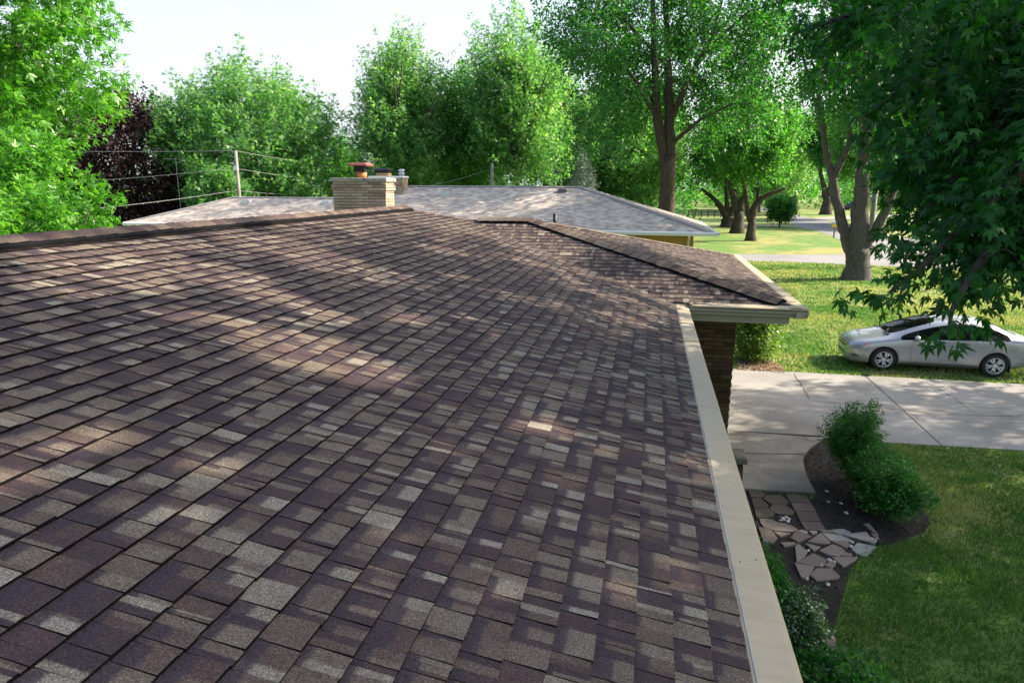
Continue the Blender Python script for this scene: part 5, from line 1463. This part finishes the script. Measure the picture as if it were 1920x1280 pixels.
# --- woods behind, each tree one of four kinds seen from another side
BT = []
def bt(k, px, dist, s, label):
    src = [T3, T5, T6, T7, T9b][k]
    again(src, az(px, dist), label, s, random.uniform(0, 6.28), 'trees of the woods behind the houses')
WOODS = [(20, 62, 2, 1.0, 'narrow dark woodland tree glimpsed behind the left edge maple'),
 (640, 72, 2, .66, 'narrow dark woodland tree in the gap right of the wide pale maple'),
 (820, 78, 0, 1.0, 'rounded pale woodland tree between the tall spiky maple and the narrower darker one'),
 (1020, 74, 1, 1.1, 'tall spiky woodland tree between the bright topped maple and the blue spruce'),
 (1135, 80, 0, 1.15, 'rounded pale woodland tree just right of the blue spruce'),
 (1215, 88, 2, 1.15, 'narrow dark woodland tree just left of the dark forked trunk'),
 (1420, 150, 0, 1.4, 'rounded pale far tree above the round bush by the side street'),
 (1490, 165, 2, 1.4, 'narrow dark far tree beyond the bend of the side street'),
 (1550, 140, 4, 1.4, 'low wide far tree behind the left stem of the three stemmed maple'),
 (1610, 120, 2, 1.3, 'narrow dark far tree behind the middle stem of the three stemmed maple'),
 (1740, 105, 0, 1.3, 'rounded pale far tree seen through the overhanging maple leaves')]
for px, dd, k, s_, lab in WOODS:
    again([T3, T5, T6, T7, T9b][k], az(px, dd), lab, s_, random.uniform(0, 6.28), 'trees of the woods behind the houses')
# undergrowth that closes the woods near the ground
r = np.random.default_rng(77)
n = 3200
aa = r.uniform(-1.3, .85, n); dist = r.uniform(76, 130, n)
cx_, cy_ = np.sin(aa)*dist, np.cos(aa)*dist
vx, vy, dd_ = project(np.stack([cx_, cy_, np.zeros(n)], 1))
ok = ~((vx > 1300) & (vx < 2100))
cx_, cy_ = cx_[ok], cy_[ok]; n = len(cx_)
cc = np.stack([cx_, cy_, r.uniform(.2, 1, n)**1.6*6.0 + .3], 1)
P, D, NN, S, tint = sprays(r, cc, unit(r.normal(0, .5, (n, 3)) + np.array([0, 0, .8])), 18, 1.8, .6, .45)
link_mesh('undergrowth', quads_mesh('undergrowth', leaf_quads(P, D, NN, S, .32), tint), LEAF_DEEP, None, kind='stuff', label='dark undergrowth closing the far woods behind the houses')

# the tree line at the far end of the street
n = 2600
aa = r.uniform(-.08, .62, n); dist = r.uniform(175, 260, n)
cc = np.stack([np.sin(aa)*dist, np.cos(aa)*dist, r.uniform(.1, 1, n)**1.3*(11 + 5*np.sin(aa*37) + 3*np.sin(aa*91)) + .3], 1)
P, D, NN, S, tint = sprays(r, cc, unit(r.normal(0, .5, (n, 3)) + np.array([0, 0, .8])), 18, 3.0, 1.2, .9)
link_mesh('far_woods', quads_mesh('far_woods', leaf_quads(P, D, NN, S, .34), tint), LEAF_MID, None, kind='stuff', label='green line of far woods at the end of the side street')

# --- shrubs by the house
def shrub(name, pos, label, mat, rx, ry, h, n_shoot, n_leaf, leaf, seed, L=.3, rad=.08, up=.8, wid=.16, shell=.35, lump=.35, shape='quad', z0=.05, stem=.03, taper=.0):
    return tree(name, pos, label, mat, rx, ry, z0, h, n_shoot, n_leaf, leaf, stem, seed, L, rad, up, 'shrub', M_BARKD, shape, shell, lump, h0=.10, limbs=[([(0, 0, .06), (math.cos(q)*rx*.3, math.sin(q)*ry*.3, h*.4), (math.cos(q)*rx*.5, math.sin(q)*ry*.5, h*.68)], stem*.5, stem*.12) for q in np.linspace(0, 6.28, 9)[:-1]], wid=wid, flat=-.98, taper=taper)
s1 = gp(1600, 905); s2 = gp(1668, 962); s1b = gp(1642, 935)
shrub('yew_shrub', (s1.x, s1.y+.25), 'tallest feathery green yew in the mulch bed beside the walk', LEAF_YEW, .50, .50, 1.42, 430, 54, .050, 201, .46, .055, .9, taper=.3, lump=.5, shell=.25)
shrub('yew_shrub', (s1b.x, s1b.y+.1), 'low dark yew in the middle of the mulch bed', LEAF_YEW, .45, .42, .78, 240, 54, .050, 203, .42, .055, .7, lump=.5, shell=.25)
shrub('boxwood_shrub', (s2.x, s2.y), 'round bright green shrub at the lawn end of the mulch bed', LEAF_YEW, .48, .46, .86, 340, 50, .046, 202, .36, .06, .6, wid=.3, lump=.5, shell=.25)
g1_ = gp(1478, 1190); g2_ = gp(1524, 1215); g3_ = gp(1575, 1300)
shrub('yew_shrub', (g1_.x-.30, g1_.y+.1), 'dark upright yew close under the long gutter edge', LEAF_YEW, .30, .36, .95, 300, 44, .055, 204, .30, .06, .8)
shrub('euonymus_shrub', (g2_.x-.22, g2_.y), 'small shrub with cream edged leaves in front of the dark yew', LEAF_EUON, .36, .42, .62, 380, 44, .040, 205, .2, .07, .5, wid=.34)
shrub('leafy_shrub', (g3_.x-.1, g3_.y-.05), 'loose leafy shrub at the bottom edge beside the gutter', LEAF_DEEP, .55, .42, .38, 170, 26, .06, 206, .3, .1, .4, wid=.3)
gs = gp(1527, 1232)
mbs = MB(); M_ST = simple('field_stone', (.105,.085,.078), .85, 0, .25, 9, .6, 30)
mbs.lathe([(0,-1),(.7,-.8),(1,-.1),(.85,.55),(.5,.85),(0,.95)], 11, Matrix.Translation((0, 0, .12)) @ Matrix.Rotation(.4, 4, 'Z') @ Matrix.Diagonal((.24, .16, .15, 1)))
mbs.v = [(x+random.uniform(-.02,.02), y+random.uniform(-.02,.02), z) for x, y, z in mbs.v]
st = mbs.build('field_stone', M_ST, None, True, label='brown rounded field stone between the shrubs under the gutter', cat='stone'); st.location = (gs.x+.05, gs.y+.12, 0)
w_ = gp(1408, 672)
shrub('forsythia_shrub', (w_.x+.05, w_.y+.15), 'sunlit bushy shrub with bare stems at the wing corner', LEAF_LIME, .78, .72, 2.2, 620, 24, .085, 207, .45, .16, .9, wid=.3, shell=.15, lump=.3, stem=.02, z0=-.35)

# ================================================================== THE NEAR MAPLE OVERHANGING FROM THE RIGHT
r = np.random.default_rng(500)
NMP = (11.5, 9.5)
NM = empty('near_maple', (NMP[0], NMP[1], 0), label='huge dark maple hanging its branches over the right side of the yard', cat='tree')
base = Vector((NMP[0], NMP[1], 0))
lims_nm = []
def off(v): return Vector(v) - base
def limb(pts, r0, r1): lims_nm.append(([off(p) for p in pts], r0, r1))
# hanging boughs seen against the lawn: (pixel, range) survey points
def pt(px, py, d): return Vector((0, 0, EYE)) + ray(px, py).normalized()*d
boughs = [
 [pt(2150, 60, 8.5), pt(1960, 240, 7.2), pt(1830, 400, 6.2), pt(1745, 475, 5.7), pt(1668, 540, 5.4)],
 [pt(2150, 180, 7.5), pt(1980, 320, 6.5), pt(1860, 450, 5.8), pt(1805, 530, 5.5), pt(1780, 600, 5.3)],
 [pt(2150, 0, 8.5), pt(1900, 180, 7.5), pt(1800, 310, 7.0), pt(1740, 380, 6.8), pt(1690, 435, 6.6)],
 [pt(2200, 260, 6.8), pt(2060, 360, 6.2), pt(1980, 430, 5.8), pt(1915, 480, 5.6)],
 [pt(2100, -150, 9.5), pt(1850, 20, 8.5), pt(1720, 130, 8.0), pt(1620, 210, 7.8)],
 [pt(2000, -250, 10.5), pt(1750, -80, 9.5), pt(1600, 20, 9.0), pt(1480, 60, 8.6)],
 [pt(2050, -40, 9.0), pt(1850, 120, 8.0), pt(1750, 240, 7.4), pt(1680, 320, 7.2)],
 [pt(2200, 60, 7.2), pt(2020, 200, 6.4), pt(1900, 330, 5.9), pt(1830, 400, 5.7)],
 [pt(2150, 320, 7.0), pt(2010, 420, 6.4), pt(1900, 445, 6.2), pt(1835, 485, 6.0)],
]
fork = base + Vector((-.3, 0, 5.2))
cens, axs = [], []
def along(pts, m):
    pts = [Vector(p) for p in pts]; L = [0]
    for a, b in zip(pts[:-1], pts[1:]): L.append(L[-1] + (b-a).length)
    out = []
    for t in np.linspace(0, L[-1], m):
        for i in range(len(pts)-1):
            if t <= L[i+1] + 1e-6:
                q = (t-L[i])/max(1e-6, L[i+1]-L[i]); out.append((pts[i].lerp(pts[i+1], q), (pts[i+1]-pts[i]).normalized())); break
    return out
for bi, b in enumerate(boughs):
    start = fork + Vector((r.normal(0, .2), r.normal(0, .2), r.uniform(-.8, .8)))
    up_mid = start.lerp(b[0], .6) + Vector((0, 0, .9))
    limb([start, up_mid, b[0]] + b[1:], .10, .010)
    L = along(b, 26)
    for i, (p, d) in enumerate(L):
        t = i/25
        for s_ in range(2 if t > .8 else (4 if t > .3 else 6)):
            side = Vector(unit(r.normal(0, 1, 3))); side = (side - d*side.dot(d)).normalized()
            length = r.uniform(.08, .50)*(1.08 - .80*t)
            q = p + side*length + Vector((0, 0, -.16*length - r.uniform(0, .16)*(1-.5*t)))
            cens.append(q); axs.append((side*.6 + d*.6 + Vector((0, 0, -.35))).normalized())
            if length > .2 and r.random() < .6: lims_nm.append(([off(p), off(p.lerp(q, .6) + Vector((0, 0, .03))), off(q)], .010, .004))
# inner foliage that closes the right edge and the top corner
def fill(n, lo, hi, bias=(0, 0, -.25)):
    for _ in range(n):
        px = r.uniform(lo[0], hi[0]); py = r.uniform(lo[1], hi[1]); d = r.uniform(lo[2], hi[2])
        lim = 1460 + max(0, py)*.66 + 40*math.sin(py*.035)
        if px < lim: continue
        cens.append(pt(px, py, d)); axs.append(Vector(unit(r.normal(0, .6, 3) + np.array(bias))))
fill(620, (1400, -120, 8.0), (2020, 420, 13.0)); fill(300, (1640, -60, 6.5), (2020, 460, 9.0))
# the same crown beyond the frame: over the walk and roof, it is what keeps the roof in shade
cen = np.array([tuple(v) for v in cens]); ax = np.array([tuple(v) for v in axs])
qx, qy, qd = project(cen)
low = ((qy > 470) & (qx > 1850) & (r.random(len(cen)) < .75)) | ((qy > 560) & (r.random(len(cen)) < .35)) | ((qy > 250) & (qx < 1610 + .12*(qy-250)) & (qy < 500))
cen, ax = cen[~low], ax[~low]
P, D, NN, S, tint = sprays(r, cen, ax, 16, .44, .14, .094, .75)
tint = np.clip(tint, 0, 1)
# leaves that show largest are leaves of their own
px, py, d = project(P)
ok = (px > 1380) & (px < 1915) & (py > 5) & (py < 700) & (d > 1)
sc = np.where(ok, S**2/d**2, 0)
# prefer the leaves on the outer, lower boughs that stand clear of the mass
sc = sc*np.where((py > 400), 2.2, 1.0)
idx = np.argsort(-sc)[:300]
V = palmate(P, D, NN, S)
V5 = V.reshape(len(P), 20, 3) - np.array([NMP[0], NMP[1], 0])
for i in idx:
    me = bpy.data.meshes.new('leaf'); me.from_pydata([tuple(v) for v in V5[i]], [], [(4*k, 4*k+1, 4*k+2, 4*k+3) for k in range(5)])
    a = me.attributes.new('tint', 'FLOAT', 'FACE'); a.data.foreach_set('value', np.full(5, tint[i], np.float32))
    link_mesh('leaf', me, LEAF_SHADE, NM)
rest = np.ones(len(P), bool); rest[idx] = False
Vn = V5[rest].reshape(-1, 3); tn = np.repeat(tint[rest], 5)
# outer crown, seen only as shade: lumps of shoots along the big limbs
p, dd2 = crown_points(r, 300, 7.6, 9.8, 5.4, .3, .45, -.95, 5)
c = p + np.array([.6, -.3, 12.0]); wc = c + np.array([NMP[0], NMP[1], 0])
qx, qy, qd = project(wc)
# keep the crown clear of the open view left of the overhang
clear = (qd > 0) & (qx < 1490 + np.maximum(0, qy)*.66) & (qy > -60)
c = c[~clear]; dd2 = dd2[~clear]
P2, D2, N2, S2, t2 = sprays(r, c, unit(dd2 + r.normal(0, .3, dd2.shape)), 230, 1.6, .40, .17, .3)
# openings in the crown, where the photograph's sun flecks fall through to the roofs
def roof_hit(px, py):
    q = ray(px, py); best = None
    for O, nn in ((Vector((XE, 0, ZE)), n_main), (NW, n_w)):
        t = (O - Vector((0, 0, EYE))).dot(nn)/q.dot(nn)
        if t > 0 and (best is None or t < best): best = t
    return Vector((0, 0, EYE)) + q*best
FLECKS = [(420,520,.2),(260,480,.18),(350,470,.15),(850,520,.14),(880,600,.12),(760,600,.14),(620,600,.14),(1075,580,.14),(175,505,.26),(215,535,.24),(310,520,.18),(130,545,.18),(520,468,.26),(575,482,.24),(640,503,.30),(700,520,.26),(750,528,.2),(480,452,.2),(500,560,.18),(545,640,.24),(600,672,.28),(655,692,.26),(705,718,.18),
          (20,915,.17),(60,900,.14),(130,850,.12),(400,880,.12),(220,830,.12),(330,960,.10),(700,425,.22),(660,420,.2),(970,488,.2),(1000,495,.16),(930,550,.16),(965,562,.2),(1010,572,.16),(1105,545,.2),(1145,556,.26),(1190,575,.28),(1230,590,.26),(1165,600,.2),(1100,612,.2),(1130,622,.16),(1240,560,.2),
          (940,632,.10),(985,800,.13),(1040,812,.13),(700,1075,.10),(760,1000,.08),(1180,1150,.10),(1290,1130,.10),(1240,1135,.09),(1060,900,.09),(830,770,.10),(430,600,.14),(330,600,.12),(900,418,.5),(960,420,.55),(1030,432,.45),(930,440,.3),(1250,565,.2),(820,470,.16),(1290,1060,.1)]
def open_sky(Pw):
    keep_ = np.ones(len(Pw), bool); s_ = np.array(tuple(SUN_DIR))
    for fx_, fy_, rr_ in FLECKS:
        o_ = np.array(tuple(roof_hit(fx_, fy_))); v_ = Pw - o_; t_ = v_@s_
        keep_ &= ~((t_ > .5) & (np.linalg.norm(v_ - t_[:, None]*s_, axis=1) < rr_*(1.65 if fy_ < 660 else (1.3 if fy_ < 740 else .95))))
    return keep_
kk = open_sky(P2 + np.array([NMP[0], NMP[1], 0])); P2, D2, N2, S2, t2 = P2[kk], D2[kk], N2[kk], S2[kk], t2[kk]
V2_ = leaf_quads(P2, D2, N2, S2, .36)
me = quads_mesh('foliage', np.concatenate([Vn, V2_]), np.concatenate([tn, t2]))
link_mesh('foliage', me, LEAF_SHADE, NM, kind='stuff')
for a_ in np.linspace(0, 6.28, 8)[:-1]:
    e = base + Vector((math.cos(a_)*5.5, math.sin(a_)*7.0 + 1.5, r.uniform(9, 15)))
    limb([base + Vector((0, 0, 4.6)), (base + Vector((0, 0, 4.8))).lerp(e, .5) + Vector((0, 0, 1.0)), e], .20, .03)
trunk_mb(r, 5.4, .45, lims_nm, (-.2, 0)).build('trunk', M_BARKD, NM, True)

# a second street maple beyond the right edge of the frame: its shade lies on the lawn and the drive
T11 = tree('shade_maple', (20.5, 16.5), 'wide maple standing out of the picture to the right of the lawn', LEAF_DEEP, 7.0, 8.5, 3.5, 14.6, 300, 190, .22, .5, 120, 1.8, .48, .2, shell=.3, lump=.45, gaps=open_sky)
